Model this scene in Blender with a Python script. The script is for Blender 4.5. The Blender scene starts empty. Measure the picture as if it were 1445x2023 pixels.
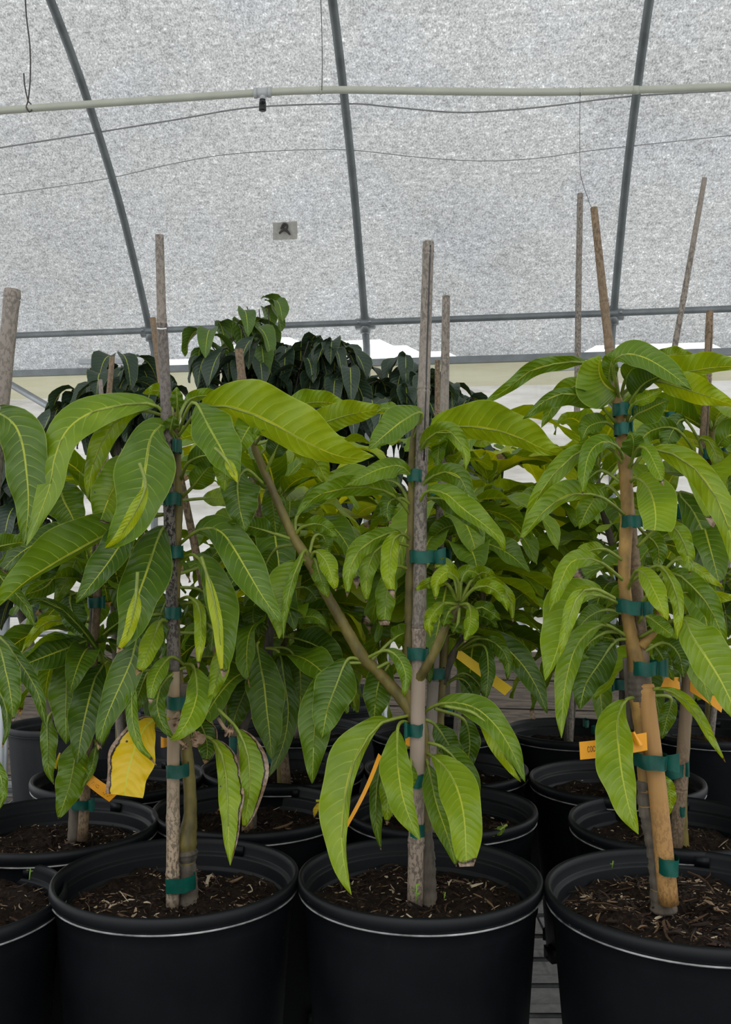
import bpy, bmesh, math, random
from mathutils import Vector, Matrix, Quaternion
C = bpy.context.scene.collection
sc = bpy.context.scene
rnd = random.Random(7)
PI = math.pi
F = 1900.0; CX, CY = 722.5, 1011.5
TH = math.atan(73.5 / F)
EYE = 1.39
BENCH = 0.755

def P(px, py, Y):
    """The point at distance Y in front of the camera that the photo shows at pixel (px, py)."""
    vx = (px - CX) / F; vy = -(py - CY) / F
    d = Vector((vx, math.cos(TH) - vy * math.sin(TH), math.sin(TH) + vy * math.cos(TH)))
    return Vector((0, 0, EYE)) + d * (Y / d.y)

# ---------------------------------------------------------------- objects
def tag(o, label=None, cat=None, group=None, kind=None):
    if label: o['label'] = label
    if cat: o['category'] = cat
    if group: o['group'] = group
    if kind: o['kind'] = kind
    return o

def thing(name, loc, label, cat, group=None):
    o = bpy.data.objects.new(name, None); C.objects.link(o)
    o.empty_display_size = 0.05
    o.location = loc
    return tag(o, label, cat, group)

class MB:
    """Collects vertices and faces; build() links them as one mesh object."""
    def __init__(s): s.v = []; s.f = []; s.m = []; s.uv = {}
    def add(s, vs, fs, mi=0):
        b = len(s.v); s.v += [Vector(v) for v in vs]
        for f in fs: s.f.append(tuple(b + i for i in f)); s.m.append(mi)
        return b
    def tube(s, pts, rad, n=8, mi=0, cap=True, bulge=None):
        pts = [Vector(p) for p in pts]
        if not hasattr(rad, '__len__'): rad = [rad] * len(pts)
        rings = []; prev = None
        for i, p in enumerate(pts):
            t = (pts[min(i + 1, len(pts) - 1)] - pts[max(i - 1, 0)]).normalized()
            if prev is None:
                a = Vector((1, 0, 0)) if abs(t.x) < .9 else Vector((0, 1, 0))
                u = (a - t * a.dot(t)).normalized()
            else: u = (prev - t * prev.dot(t)).normalized()
            prev = u; w = t.cross(u)
            rings.append([p + (u * math.cos(2 * PI * k / n) + w * math.sin(2 * PI * k / n)) * rad[i] for k in range(n)])
        vs = [q for r in rings for q in r]; fs = []
        for i in range(len(pts) - 1):
            for k in range(n):
                a, b = i * n + k, i * n + (k + 1) % n
                fs.append((a, b, b + n, a + n))
        if cap:
            fs.append(tuple(range(n - 1, -1, -1))); fs.append(tuple((len(pts) - 1) * n + k for k in range(n)))
        return s.add(vs, fs, mi)
    def box(s, c, size, mi=0, rot=None):
        c = Vector(c); hx, hy, hz = size[0] / 2, size[1] / 2, size[2] / 2
        vs = [Vector((x, y, z)) for x in (-hx, hx) for y in (-hy, hy) for z in (-hz, hz)]
        if rot is not None: vs = [rot @ v for v in vs]
        return s.add([c + v for v in vs], [(0, 1, 3, 2), (4, 6, 7, 5), (0, 4, 5, 1), (2, 3, 7, 6), (0, 2, 6, 4), (1, 5, 7, 3)], mi)
    def lathe(s, prof, n=64, mi=0, c=(0, 0, 0), fl=None, close=True):
        c = Vector(c); vs = []
        for r, z in prof:
            for k in range(n):
                a = 2 * PI * k / n
                rr = r * (fl(a, z) if fl else 1)
                vs.append(c + Vector((rr * math.cos(a), rr * math.sin(a), z)))
        fs = []
        for i in range(len(prof) - 1):
            for k in range(n):
                a, b = i * n + k, i * n + (k + 1) % n
                fs.append((a, b, b + n, a + n))
        if close: fs.append(tuple(range(n - 1, -1, -1)))
        return s.add(vs, fs, mi)
    def build(s, name, mats, parent=None, origin=None, smooth=True, uv=None):
        me = bpy.data.meshes.new(name)
        o0 = origin if origin is not None else (parent.location if parent is not None and parent.type == 'EMPTY' else Vector((0, 0, 0)))
        if parent is not None and parent.type != 'EMPTY':
            pp = parent
            o0 = Vector((0, 0, 0))
            while pp is not None: o0 = o0 + pp.location; pp = pp.parent
        loc = Vector(o0)
        me.from_pydata([tuple(v - loc) for v in s.v], [], s.f)
        if not isinstance(mats, (list, tuple)): mats = [mats]
        for m in mats: me.materials.append(m)
        me.polygons.foreach_set('material_index', s.m)
        me.polygons.foreach_set('use_smooth', [smooth] * len(s.f))
        if uv is not None:
            l = me.uv_layers.new(name='UVMap')
            buf = []
            for lp in me.loops:
                u, v = uv[lp.vertex_index]; buf += [u, v]
            l.data.foreach_set('uv', buf)
        me.update()
        o = bpy.data.objects.new(name, me); C.objects.link(o)
        if parent is not None: o.parent = parent
        elif origin is not None: o.location = loc
        return o

def catmull(pts, n):
    """n samples evenly spaced along a smooth curve through pts, and the arc fraction of every control point."""
    k = len(pts); pts = [Vector(p) for p in pts]
    ext = [pts[0] * 2 - pts[1]] + pts + [pts[-1] * 2 - pts[-2]]
    dense = []; marks = []
    M = 24
    for i in range(k - 1):
        p0, p1, p2, p3 = ext[i:i + 4]
        marks.append(len(dense))
        for j in range(M):
            t = j / M
            dense.append(((p1 * 2) + (p2 - p0) * t + (p0 * 2 - p1 * 5 + p2 * 4 - p3) * t * t + (p1 * 3 - p0 - p2 * 3 + p3) * t ** 3) * .5)
    marks.append(len(dense)); dense.append(pts[-1])
    L = [0.0]
    for a, b in zip(dense, dense[1:]): L.append(L[-1] + (b - a).length)
    tot = L[-1] or 1
    out = []; j = 0
    for i in range(n):
        s = tot * i / (n - 1)
        while j < len(L) - 2 and L[j + 1] < s: j += 1
        d = L[j + 1] - L[j] or 1e-9
        out.append(dense[j].lerp(dense[j + 1], min(1, max(0, (s - L[j]) / d))))
    return out, [L[m] / tot for m in marks]

# ---------------------------------------------------------------- materials
def mat(name):
    m = bpy.data.materials.new(name); m.use_nodes = True
    nt = m.node_tree
    for n in list(nt.nodes): nt.nodes.remove(n)
    return m, nt
class NT:
    def __init__(s, nt): s.nt = nt
    def n(s, typ, **kw):
        x = s.nt.nodes.new(typ)
        for k, v in kw.items():
            if k.startswith('i_'):
                x.inputs[int(k[2:]) if k[2:].isdigit() else k[2:].replace('_', ' ')].default_value = v
            else: setattr(x, k, v)
        return x
    def l(s, a, b): s.nt.links.new(a, b)
    def val(s, sock, v):
        if hasattr(v, 'is_output') or hasattr(v, 'links'): s.l(v, sock)
        else: sock.default_value = v
    def math(s, op, a, b=0.0, c=None, clamp=False):
        x = s.n('ShaderNodeMath', operation=op); x.use_clamp = clamp
        s.val(x.inputs[0], a); s.val(x.inputs[1], b)
        if c is not None: s.val(x.inputs[2], c)
        return x.outputs[0]
    def mix(s, fac, a, b, blend='MIX'):
        x = s.n('ShaderNodeMix', data_type='RGBA', blend_type=blend)
        s.val(x.inputs[0], fac)
        for i, v in ((6, a), (7, b)):
            if isinstance(v, tuple) and len(v) == 3: v = v + (1,)
            s.val(x.inputs[i], v)
        return x.outputs[2]
    def ramp(s, fac, stops, interp='LINEAR'):
        x = s.n('ShaderNodeValToRGB'); x.color_ramp.interpolation = interp
        el = x.color_ramp.elements
        el[0].position = stops[0][0]; el[0].color = stops[0][1] + (1,)
        el[1].position = stops[-1][0]; el[1].color = stops[-1][1] + (1,)
        for p, c in stops[1:-1]:
            e = el.new(p); e.color = c + (1,)
        s.val(x.inputs[0], fac)
        return x.outputs[0]
    def noise(s, vec, scale, detail=3, rough=.5):
        x = s.n('ShaderNodeTexNoise'); x.inputs['Scale'].default_value = scale
        x.inputs['Detail'].default_value = detail; x.inputs['Roughness'].default_value = rough
        if vec is not None: s.l(vec, x.inputs['Vector'])
        return x.outputs['Fac']
    def coord(s, which='Object'): return s.n('ShaderNodeTexCoord').outputs[which]
    def mapping(s, vec, scale=(1, 1, 1), loc=(0, 0, 0)):
        x = s.n('ShaderNodeMapping'); x.inputs['Scale'].default_value = scale; x.inputs['Location'].default_value = loc
        s.l(vec, x.inputs['Vector']); return x.outputs[0]
    def out(s, shader):
        o = s.n('ShaderNodeOutputMaterial'); s.l(shader, o.inputs[0])
    def bsdf(s, color, rough=.5, metal=0.0, spec=.5, bump=None, bstr=.2, bdist=.001):
        b = s.n('ShaderNodeBsdfPrincipled')
        if isinstance(color, tuple): color = color + (1,) if len(color) == 3 else color
        s.val(b.inputs['Base Color'], color); s.val(b.inputs['Roughness'], rough); s.val(b.inputs['Metallic'], metal)
        b.inputs['Specular IOR Level'].default_value = spec
        if bump is not None:
            bm = s.n('ShaderNodeBump'); bm.inputs['Strength'].default_value = bstr; bm.inputs['Distance'].default_value = bdist
            s.l(bump, bm.inputs['Height']); s.l(bm.outputs[0], b.inputs['Normal'])
        return b.outputs[0]

def simple(name, color, rough=.5, metal=0.0, spec=.5, var=.25, scale=30, stretch=(1, 1, 1), bstr=.0):
    m, nt = mat(name); t = NT(nt)
    v = t.mapping(t.coord(), stretch)
    n = t.noise(v, scale, 4, .6)
    c0 = tuple(c * (1 - var) for c in color); c1 = tuple(min(1, c * (1 + var)) for c in color)
    col = t.ramp(n, [(.3, c0), (.7, c1)])
    t.out(t.bsdf(col, rough, metal, spec, n if bstr else None, bstr))
    return m

def leaf_material(name, stops, soft=.34, nv=15.0, rough=.38, vein=1.0):
    """Leaf blade: midrib, side veins and pale margin from the blade's own UVs; the leaf's own tint, dry tip and specks come from its properties."""
    m, nt = mat(name); t = NT(nt)
    uv = t.n('ShaderNodeUVMap', uv_map='UVMap').outputs[0]
    sep = t.n('ShaderNodeSeparateXYZ'); t.l(uv, sep.inputs[0])
    u = t.math('MULTIPLY_ADD', sep.outputs[0], 2.0, -1.0); v = sep.outputs[1]
    au = t.math('ABSOLUTE', u)
    def attr(n): return t.n('ShaderNodeAttribute', attribute_type='OBJECT', attribute_name=n).outputs['Fac']
    tint = attr('tint'); tip = attr('tip')
    obj = t.coord('Object')
    big = t.noise(obj, 28, 3, .5); fine = t.noise(obj, 420, 2, .6)
    tv = t.math('ADD', tint, t.math('MULTIPLY', t.math('SUBTRACT', big, .5), .34))
    tv = t.math('ADD', tv, t.math('MULTIPLY', t.math('SUBTRACT', v, .5), .10))
    base = t.ramp(tv, stops)
    base = t.mix(t.math('MULTIPLY', fine, .25), base, t.mix(1.0, base, (.55, .55, .55), 'MULTIPLY'))
    # side veins
    s = t.math('SUBTRACT', t.math('MULTIPLY', v, nv), t.math('MULTIPLY', t.math('POWER', au, 1.5), 1.7))
    s = t.math('ADD', s, t.math('MULTIPLY', t.math('GREATER_THAN', u, 0), .45))
    s = t.math('ADD', s, t.math('MULTIPLY', t.math('SUBTRACT', t.noise(obj, 60, 1), .5), .35))
    fr = t.math('FRACT', s)
    dist = t.math('ABSOLUTE', t.math('SUBTRACT', fr, .5))
    vm = t.math('SUBTRACT', 1.0, t.math('DIVIDE', dist, .065), clamp=True)
    vm = t.math('MULTIPLY', vm, t.math('SUBTRACT', 1.02, au, clamp=True))
    mid = t.math('SUBTRACT', 1.0, t.math('DIVIDE', au, t.math('MULTIPLY_ADD', v, -.035, .066)), clamp=True)
    edge = t.math('MULTIPLY', t.math('SUBTRACT', au, .955, clamp=True), 22.0, clamp=True)
    lines = t.math('MAXIMUM', t.math('MULTIPLY', vm, .75 * vein), t.math('MULTIPLY', t.math('POWER', mid, .5), .95))
    lines = t.math('MAXIMUM', lines, t.math('MULTIPLY', edge, .55))
    pale = t.mix(.55, base, (.42, .52, .06)); pale = t.mix(.25, pale, (.5, .62, .18))
    col = t.mix(lines, base, pale)
    col = t.mix(t.math('MULTIPLY', t.math('POWER', mid, .5), .8 * min(1, vein + .2)), col, (.47, .50, .035))
    # specks and dry tip
    sp = t.n('ShaderNodeTexVoronoi'); sp.inputs['Scale'].default_value = 55; t.l(obj, sp.inputs['Vector'])
    spm = t.math('LESS_THAN', sp.outputs['Distance'], t.math('MULTIPLY', t.noise(obj, 22, 2), .11))
    spm = t.math('MULTIPLY', spm, attr('speck'))
    col = t.mix(spm, col, (.03, .02, .008))
    dn = t.math('MULTIPLY', t.math('SUBTRACT', t.noise(obj, 90, 4, .6), .5), .10)
    vv = t.math('ADD', v, dn)
    dry = t.math('MULTIPLY', t.math('SUBTRACT', vv, tip), 60.0, clamp=True)
    drye = t.math('MULTIPLY', t.math('SUBTRACT', t.math('ADD', vv, .02), tip), 60.0, clamp=True)
    burn = t.math('ADD', t.math('MULTIPLY', u, attr('burn')), t.math('MULTIPLY', dn, 3.0))
    bm_ = t.math('MULTIPLY', t.math('SUBTRACT', burn, .74), 40.0, clamp=True)
    bme = t.math('MULTIPLY', t.math('SUBTRACT', burn, .66), 40.0, clamp=True)
    dry = t.math('MAXIMUM', dry, bm_); drye = t.math('MAXIMUM', drye, bme)
    col = t.mix(drye, col, (.025, .014, .008))
    col = t.mix(dry, col, t.ramp(t.noise(obj, 150, 3), [(.3, (.13, .075, .045)), (.7, (.42, .33, .25))]))
    h = t.math('ADD', t.math('MULTIPLY', t.math('COSINE', t.math('MULTIPLY', fr, 6.2832)), -.5), t.math('MULTIPLY', mid, -.8))
    b = t.n('ShaderNodeBsdfPrincipled'); t.l(col, b.inputs['Base Color']); b.inputs['Roughness'].default_value = rough
    b.inputs['Specular IOR Level'].default_value = .42
    bp = t.n('ShaderNodeBump'); bp.inputs['Strength'].default_value = .35; bp.inputs['Distance'].default_value = .0012
    t.l(h, bp.inputs['Height']); t.l(bp.outputs[0], b.inputs['Normal'])
    tr = t.n('ShaderNodeBsdfTranslucent')
    tc = t.mix(1.0, col, (2.0, 1.55, .35), 'MULTIPLY'); t.l(tc, tr.inputs[0])
    mx = t.n('ShaderNodeMixShader'); mx.inputs[0].default_value = soft
    t.l(b.outputs[0], mx.inputs[1]); t.l(tr.outputs[0], mx.inputs[2])
    t.out(mx.outputs[0])
    return m

M = {}
GREEN = [(0.0, (.018, .046, .007)), (.25, (.044, .100, .007)), (.5, (.105, .198, .005)), (.75, (.220, .320, .004)), (.95, (.365, .430, .005)), (1.0, (.430, .450, .006))]
M['leaf'] = leaf_material('mango_leaf', GREEN)
M['yellow_leaf'] = leaf_material('yellow_leaf', [(0, (.50, .36, .006)), (.5, (.62, .43, .006)), (1, (.45, .42, .006))], soft=.3, nv=9)
M['dark_leaf'] = leaf_material('dark_leaf', [(0, (.018, .036, .024)), (.5, (.030, .058, .034)), (.8, (.05, .105, .02)), (1, (.09, .17, .012))], soft=.12, nv=12, rough=.42, vein=.35)
M['petiole'] = simple('petiole', (.17, .22, .025), .5, var=.35, scale=60)
M['stem'] = simple('green_stem', (.120, .095, .020), .6, var=.6, scale=45, stretch=(1, 1, .5), bstr=.3)
M['tan_stem'] = simple('tan_stem', (.225, .130, .030), .6, var=.6, scale=45, stretch=(1, 1, .5), bstr=.3)
M['bark'] = simple('grey_bark', (.085, .070, .052), .85, var=.6, scale=70, stretch=(1, 1, .35), bstr=.8)
M['dry'] = simple('dry_leaf', (.30, .20, .13), .8, var=.4, scale=60, bstr=.5)
M['tape'] = simple('green_tape', (.001, .062, .044), .38, spec=.3, var=.35, scale=60, bstr=.15)
M['tag_orange'] = simple('orange_tag', (.78, .33, .008), .45, var=.08, scale=20)
M['tag_yellow'] = simple('yellow_tag', (.92, .60, .010), .45, var=.08, scale=20)
M['tag_white'] = simple('white_tag', (.62, .63, .62), .5, var=.1, scale=20)
M['ink'] = simple('black_ink', (.05, .03, .012), .6, var=.1)
M['steel'] = simple('galvanised_steel', (.32, .34, .35), .42, metal=.75, var=.15, scale=14)
M['hoop'] = simple('grey_hoop_steel', (.20, .22, .225), .5, metal=.45, var=.2, scale=10)
M['pvc'] = simple('pvc_pipe', (.52, .53, .44), .4, var=.08, scale=9)
M['pvc_grey'] = simple('pvc_tee', (.50, .51, .51), .4, var=.08, scale=9)
M['black'] = simple('black_plastic', (.010, .010, .011), .35, var=.2)
M['cord'] = simple('grey_cord', (.26, .26, .26), .7, var=.15)
M['wire'] = simple('rusty_wire', (.07, .065, .06), .6, var=.3)
M['twig'] = simple('dark_twig', (.05, .042, .033), .8, var=.4, scale=80)
M['sprout'] = simple('sprout_green', (.16, .30, .03), .5, var=.2)

def make_pot_mat():
    m, nt = mat('black_pot_plastic'); t = NT(nt)
    o = t.coord()
    n1 = t.noise(o, 9, 4, .6); n2 = t.noise(t.mapping(o, (60, 60, 9)), 3, 4, .7)
    vor = t.n('ShaderNodeTexVoronoi'); vor.inputs['Scale'].default_value = 30; t.l(o, vor.inputs['Vector'])
    speck = t.math('LESS_THAN', vor.outputs['Distance'], t.math('MULTIPLY', t.math('SUBTRACT', t.noise(o, 12, 2), .42, clamp=True), .35))
    c = t.ramp(n1, [(.3, (.0018, .0025, .0038)), (.7, (.0038, .0049, .0066))])
    scr = t.math('MULTIPLY', t.math('SUBTRACT', n2, .60, clamp=True), 1.2, clamp=True)
    c = t.mix(scr, c, (.016, .018, .021))
    c = t.mix(t.math('MULTIPLY', speck, .5), c, (.16, .16, .15))
    r = t.math('MULTIPLY_ADD', n1, .25, .36)
    t.out(t.bsdf(c, r, 0, .22))
    return m
M['pot'] = make_pot_mat()
M['old_pot'] = simple('faded_pot_plastic', (.020, .022, .024), .6, spec=.3, var=.4, scale=12, stretch=(1, 1, .3))
M['pot_edge'] = simple('worn_pot_edge', (.24, .24, .24), .5, var=.9, scale=22)

def make_soil_mat():
    m, nt = mat('potting_soil'); t = NT(nt); o = t.coord()
    n = t.noise(o, 130, 6, .75)
    c = t.ramp(n, [(.32, (.004, .0028, .002)), (.52, (.017, .010, .006)), (.70, (.05, .032, .02)), (.85, (.14, .10, .065))])
    t.out(t.bsdf(c, .95, 0, .15, n, 1.0, .006))
    return m
M['soil'] = make_soil_mat()
def make_chip_mat():
    m, nt = mat('bark_chip'); t = NT(nt)
    g = t.n('ShaderNodeNewGeometry').outputs['Random Per Island']
    c = t.ramp(g, [(0, (.006, .004, .003)), (.45, (.022, .012, .007)), (.72, (.06, .034, .018)), (.88, (.19, .125, .07)), (1.0, (.48, .40, .29))])
    t.out(t.bsdf(c, .85, 0, .25)); return m
M['chips'] = make_chip_mat()

def make_bamboo(name, c0, c1, specks):
    m, nt = mat(name); t = NT(nt); o = t.coord()
    g = t.noise(t.mapping(o, (150, 150, 6)), 1.5, 4, .6); b = t.noise(o, 14, 3, .6)
    c = t.mix(b, c0, c1); c = t.mix(t.math('MULTIPLY', g, .5), c, t.mix(1.0, c, (.45, .42, .40), 'MULTIPLY'))
    f = t.noise(t.mapping(o, (330, 330, 170)), 1.0, 3, .7)
    zone = t.math('MULTIPLY', t.math('SUBTRACT', t.noise(o, 3.3, 2), .40, clamp=True), 7.0, clamp=True)
    c = t.mix(t.math('MULTIPLY', t.math('MULTIPLY', t.math('SUBTRACT', f, .49, clamp=True), 22, clamp=True), t.math('MULTIPLY', zone, specks)), c, (.012, .010, .009))
    t.out(t.bsdf(c, .6, 0, .3, g, .25, .001)); return m
M['bamboo_grey'] = make_bamboo('grey_bamboo', (.215, .180, .148), (.31, .275, .238), .55)
M['bamboo_tan'] = make_bamboo('tan_bamboo', (.47, .255, .075), (.33, .185, .07), .45)
M['bamboo_brown'] = make_bamboo('brown_bamboo', (.24, .165, .095), (.19, .135, .085), .6)
M['bamboo_speck'] = make_bamboo('speckled_bamboo', (.40, .265, .12), (.33, .30, .265), .8)
M['bamboo_dark'] = make_bamboo('mottled_bamboo', (.20, .17, .15), (.14, .12, .105), 1.0)
M['bamboo_warm'] = make_bamboo('warm_grey_bamboo', (.30, .225, .165), (.36, .30, .245), .7)
SKY = 1.55; EXPO = 0.2
# ================================================================ camera, sky
cam = bpy.data.cameras.new('camera'); co = bpy.data.objects.new('camera', cam); C.objects.link(co)
cam.sensor_fit = 'VERTICAL'; cam.sensor_height = 36; cam.lens = F / 2023 * 36; cam.clip_start = .02
co.location = (0, 0, EYE); co.rotation_euler = (PI / 2 + TH, 0, 0); sc.camera = co

w = bpy.data.worlds.new('overcast_sky'); sc.world = w; w.use_nodes = True
t = NT(w.node_tree)
for n in list(w.node_tree.nodes): w.node_tree.nodes.remove(n)
g = t.n('ShaderNodeTexCoord').outputs['Generated']
sp = t.n('ShaderNodeSeparateXYZ'); t.l(g, sp.inputs[0])
cl = t.noise(g, 2.5, 4, .5)
zf = t.math('ADD', sp.outputs[2], t.math('MULTIPLY', t.math('SUBTRACT', cl, .5), .25))
col = t.ramp(zf, [(0, (.62, .64, .655)), (.25, (.78, .80, .81)), (.8, (1.40, 1.40, 1.39))])
bg = t.n('ShaderNodeBackground'); t.l(col, bg.inputs[0]); bg.inputs[1].default_value = SKY
wo = t.n('ShaderNodeOutputWorld'); t.l(bg.outputs[0], wo.inputs[0])

# ================================================================ greenhouse shell
W0 = P(722, 640, 5.0)                       # where the middle hoop meets the purlin
YAW = math.radians(9.0)
AX = Vector((math.cos(YAW), -math.sin(YAW), 0)); IN = Vector((-math.sin(YAW) * .72, -math.cos(YAW), 0)).normalized()
zE = lambda z: EYE + z
PROF = [(-.10, -1.39), (-.085, .30), (-.07, 1.0), (0.0, 1.16), (.26, 1.48), (.57, 1.80), (1.12, 2.20), (1.9, 2.56), (3.0, 2.86), (4.3, 2.98), (5.6, 2.9)]
PR = [Vector((a, b, 0)) for a, b in PROF]
def shell(a, s, off=0.0):
    """a along the wall from the middle hoop, s a fraction of the arch (0 the ground, 1 past the crown)."""
    p = SHELL_PTS[min(len(SHELL_PTS) - 1, max(0, int(s * (len(SHELL_PTS) - 1))))]
    return W0 + AX * a + IN * (p.x + off) + Vector((0, 0, zE(p.y) - W0.z))
SHELL_PTS, SHELL_MARKS = catmull(PR, 241)

def make_film():
    m, nt = mat('woven_shade_film'); t = NT(nt); o = t.coord()
    sq = t.mapping(o, (1, .6, 1))
    a = t.noise(sq, 150, 2, .65); b = t.noise(t.mapping(o, (.55, .5, 1.25)), 62, 3, .65); big = t.noise(o, 1.6, 3, .5)
    st = t.noise(t.mapping(o, (2.5, 12, 60)), 2.2, 4, .6)
    f = t.math('ADD', t.math('MULTIPLY', a, .62), t.math('MULTIPLY', b, .38))
    f = t.math('MULTIPLY_ADD', t.math('SUBTRACT', f, .5), 2.3, .45)
    f = t.math('ADD', f, t.math('MULTIPLY', t.math('SUBTRACT', big, .5), .30))
    f = t.math('ADD', f, t.math('MULTIPLY', t.math('SUBTRACT', st, .5), .26))
    c = t.ramp(f, [(.05, (.13, .132, .132)), (.45, (.290, .296, .294)), (.72, (.410, .416, .414)), (1.0, (.86, .865, .865))])
    c = t.mix(t.math('MULTIPLY', t.math('SUBTRACT', t.noise(o, 2.3, 2), .48, clamp=True), 1.2, clamp=True), c, t.mix(1.0, c, (.93, .96, 1.10), 'MULTIPLY'))
    tr = t.n('ShaderNodeBsdfTranslucent'); t.l(c, tr.inputs[0])
    df = t.n('ShaderNodeBsdfDiffuse'); t.l(c, df.inputs[0])
    mx = t.n('ShaderNodeMixShader'); mx.inputs[0].default_value = .12
    t.l(tr.outputs[0], mx.inputs[1]); t.l(df.outputs[0], mx.inputs[2]); t.out(mx.outputs[0]); return m
M['film'] = make_film()
def make_curtain():
    m, nt = mat('stained_side_curtain'); t = NT(nt); o = t.coord()
    s = t.noise(t.mapping(o, (1.0, 1.0, 7)), 2.4, 5, .6); v = t.noise(t.mapping(o, (7, 1, .5)), 2, 3)
    c = t.ramp(s, [(.28, (.36, .335, .29)), (.45, (.52, .505, .47)), (.62, (.66, .645, .62)), (.8, (.46, .43, .38))])
    c = t.mix(t.math('MULTIPLY', t.math('SUBTRACT', v, .52, clamp=True), 1.6, clamp=True), c, (.40, .395, .33))
    sepz = t.n('ShaderNodeSeparateXYZ'); t.l(o, sepz.inputs[0])
    low = t.math('GREATER_THAN', t.math('ADD', sepz.outputs[2], t.math('MULTIPLY', s, .02)), EYE + .86)
    c = t.mix(t.math('MULTIPLY', low, .75), c, (.42, .40, .25))
    tr = t.n('ShaderNodeBsdfTranslucent'); t.l(c, tr.inputs[0])
    df = t.n('ShaderNodeBsdfDiffuse'); t.l(c, df.inputs[0])
    mx = t.n('ShaderNodeMixShader'); mx.inputs[0].default_value = .35
    t.l(tr.outputs[0], mx.inputs[1]); t.l(df.outputs[0], mx.inputs[2]); t.out(mx.outputs[0]); return m
M['curtain'] = make_curtain()

def s_of_z(z):
    return min(range(len(SHELL_PTS)), key=lambda i: abs(SHELL_PTS[i].y - z) + (10 if SHELL_PTS[i].x > 2 else 0)) / (len(SHELL_PTS) - 1)
# the woven roof film; its hem sags so that open sky shows over the hip rail in places
mb = MB(); A0, A1, NA, NS = -4.2, 4.2, 120, 70
vs = []
for i in range(NA + 1):
    a = A0 + (A1 - A0) * i / NA
    lift = 0.012 + .125 * math.exp(-((a + .55) / .40) ** 2) + .085 * math.exp(-((a - .05) / .30) ** 2) + .05 * math.exp(-((a - 1.45) / .28) ** 2)
    s0 = s_of_z(1.0 + lift)
    for j in range(NS + 1):
        s = s0 + (1 - s0) * j / NS
        bay = abs(((a / 1.22) % 1.0) - .5) * 2
        vs.append(shell(a, s, -.024 - .012 * (1 - bay ** 2) + .006 * math.sin(9 * s * 7 + a * 2)))
fs = [(i * (NS + 1) + j, (i + 1) * (NS + 1) + j, (i + 1) * (NS + 1) + j + 1, i * (NS + 1) + j + 1) for i in range(NA) for j in range(NS)]
mb.add(vs, fs); tag(mb.build('ceiling', M['film']), kind='structure')
# side curtain, knee wall, hip rail
mb = MB(); vs = []; NA2, NZ = 160, 24
for i in range(NA2 + 1):
    a = A0 + (A1 - A0) * i / NA2
    for j in range(NZ + 1):
        z = -.56 + (1.0 + .56) * j / NZ
        fold = .010 * math.sin(a * 9 + z * 4) * (1 - j / NZ) + .012 * math.sin(z * 16 + a * 1.5)
        vs.append(W0 + AX * a + IN * (-.10 + fold) + Vector((0, 0, zE(z) - W0.z)))
fs = [(i * (NZ + 1) + j, (i + 1) * (NZ + 1) + j, (i + 1) * (NZ + 1) + j + 1, i * (NZ + 1) + j + 1) for i in range(NA2) for j in range(NZ)]
mb.add(vs, fs); tag(mb.build('wall_back', M['curtain']), kind='structure')
wood = simple('weathered_wood', (.135, .112, .088), .85, var=.5, scale=9, stretch=(1, 1, 14), bstr=.5)
rotz = Matrix.Rotation(-YAW, 3, 'Z')
mb = MB()
for k in range(6):
    z0 = k * .145
    mb.box(W0 + AX * 0 + IN * (-.07) + Vector((0, 0, z0 + .07 - W0.z)), (8.4, .04, .137), rot=rotz)
mb.box(W0 + IN * (-.078) + Vector((0, 0, .435 - W0.z)), (8.4, .01, .86), rot=rotz)  # backing sheet added behind the boards to keep sky light out of the gaps
tag(mb.build('wall_base', wood, smooth=False), kind='structure')
mb = MB()
mb.box(W0 + IN * (-.055) + Vector((0, 0, zE(.985) - W0.z)), (8.4, .03, .035), rot=rotz)
tag(mb.build('trim_1', M['hoop'], smooth=False), kind='structure')
for k, (xa, xb, z) in enumerate(((-1.60, -1.32, 1.03), (.80, 1.55, .925))):
    mb = MB(); mb.box(W0 + AX * ((xa + xb) / 2) + IN * (-.02) + Vector((0, 0, zE(z) - W0.z)), (xb - xa, .02, .026), rot=rotz @ Matrix.Rotation(.02 if k == 0 else -.03, 3, 'Y'))
    tag(mb.build('trim_%d' % (k + 2), M['steel'], smooth=False), kind='structure')
# floor
def make_floor():
    m, nt = mat('concrete_pavers'); t = NT(nt); o = t.coord()
    n = t.noise(o, 22, 5, .65)
    br = t.n('ShaderNodeTexBrick'); t.l(o, br.inputs['Vector']); br.inputs['Scale'].default_value = 1.0
    br.inputs['Brick Width'].default_value = .4; br.inputs['Row Height'].default_value = .2; br.inputs['Mortar Size'].default_value = .006
    br.inputs['Color1'].default_value = (.10, .10, .097, 1); br.inputs['Color2'].default_value = (.075, .075, .073, 1); br.inputs['Mortar'].default_value = (.03, .03, .028, 1)
    c = t.mix(.6, br.outputs[0], t.ramp(n, [(.3, (.04, .04, .039)), (.7, (.125, .125, .12))]))
    t.out(t.bsdf(c, .85, 0, .3, n, .3)); return m
mb = MB(); mb.box((0, 2.0, -.03), (12, 9, .06)); tag(mb.build('floor', make_floor(), smooth=False), kind='structure')

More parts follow.
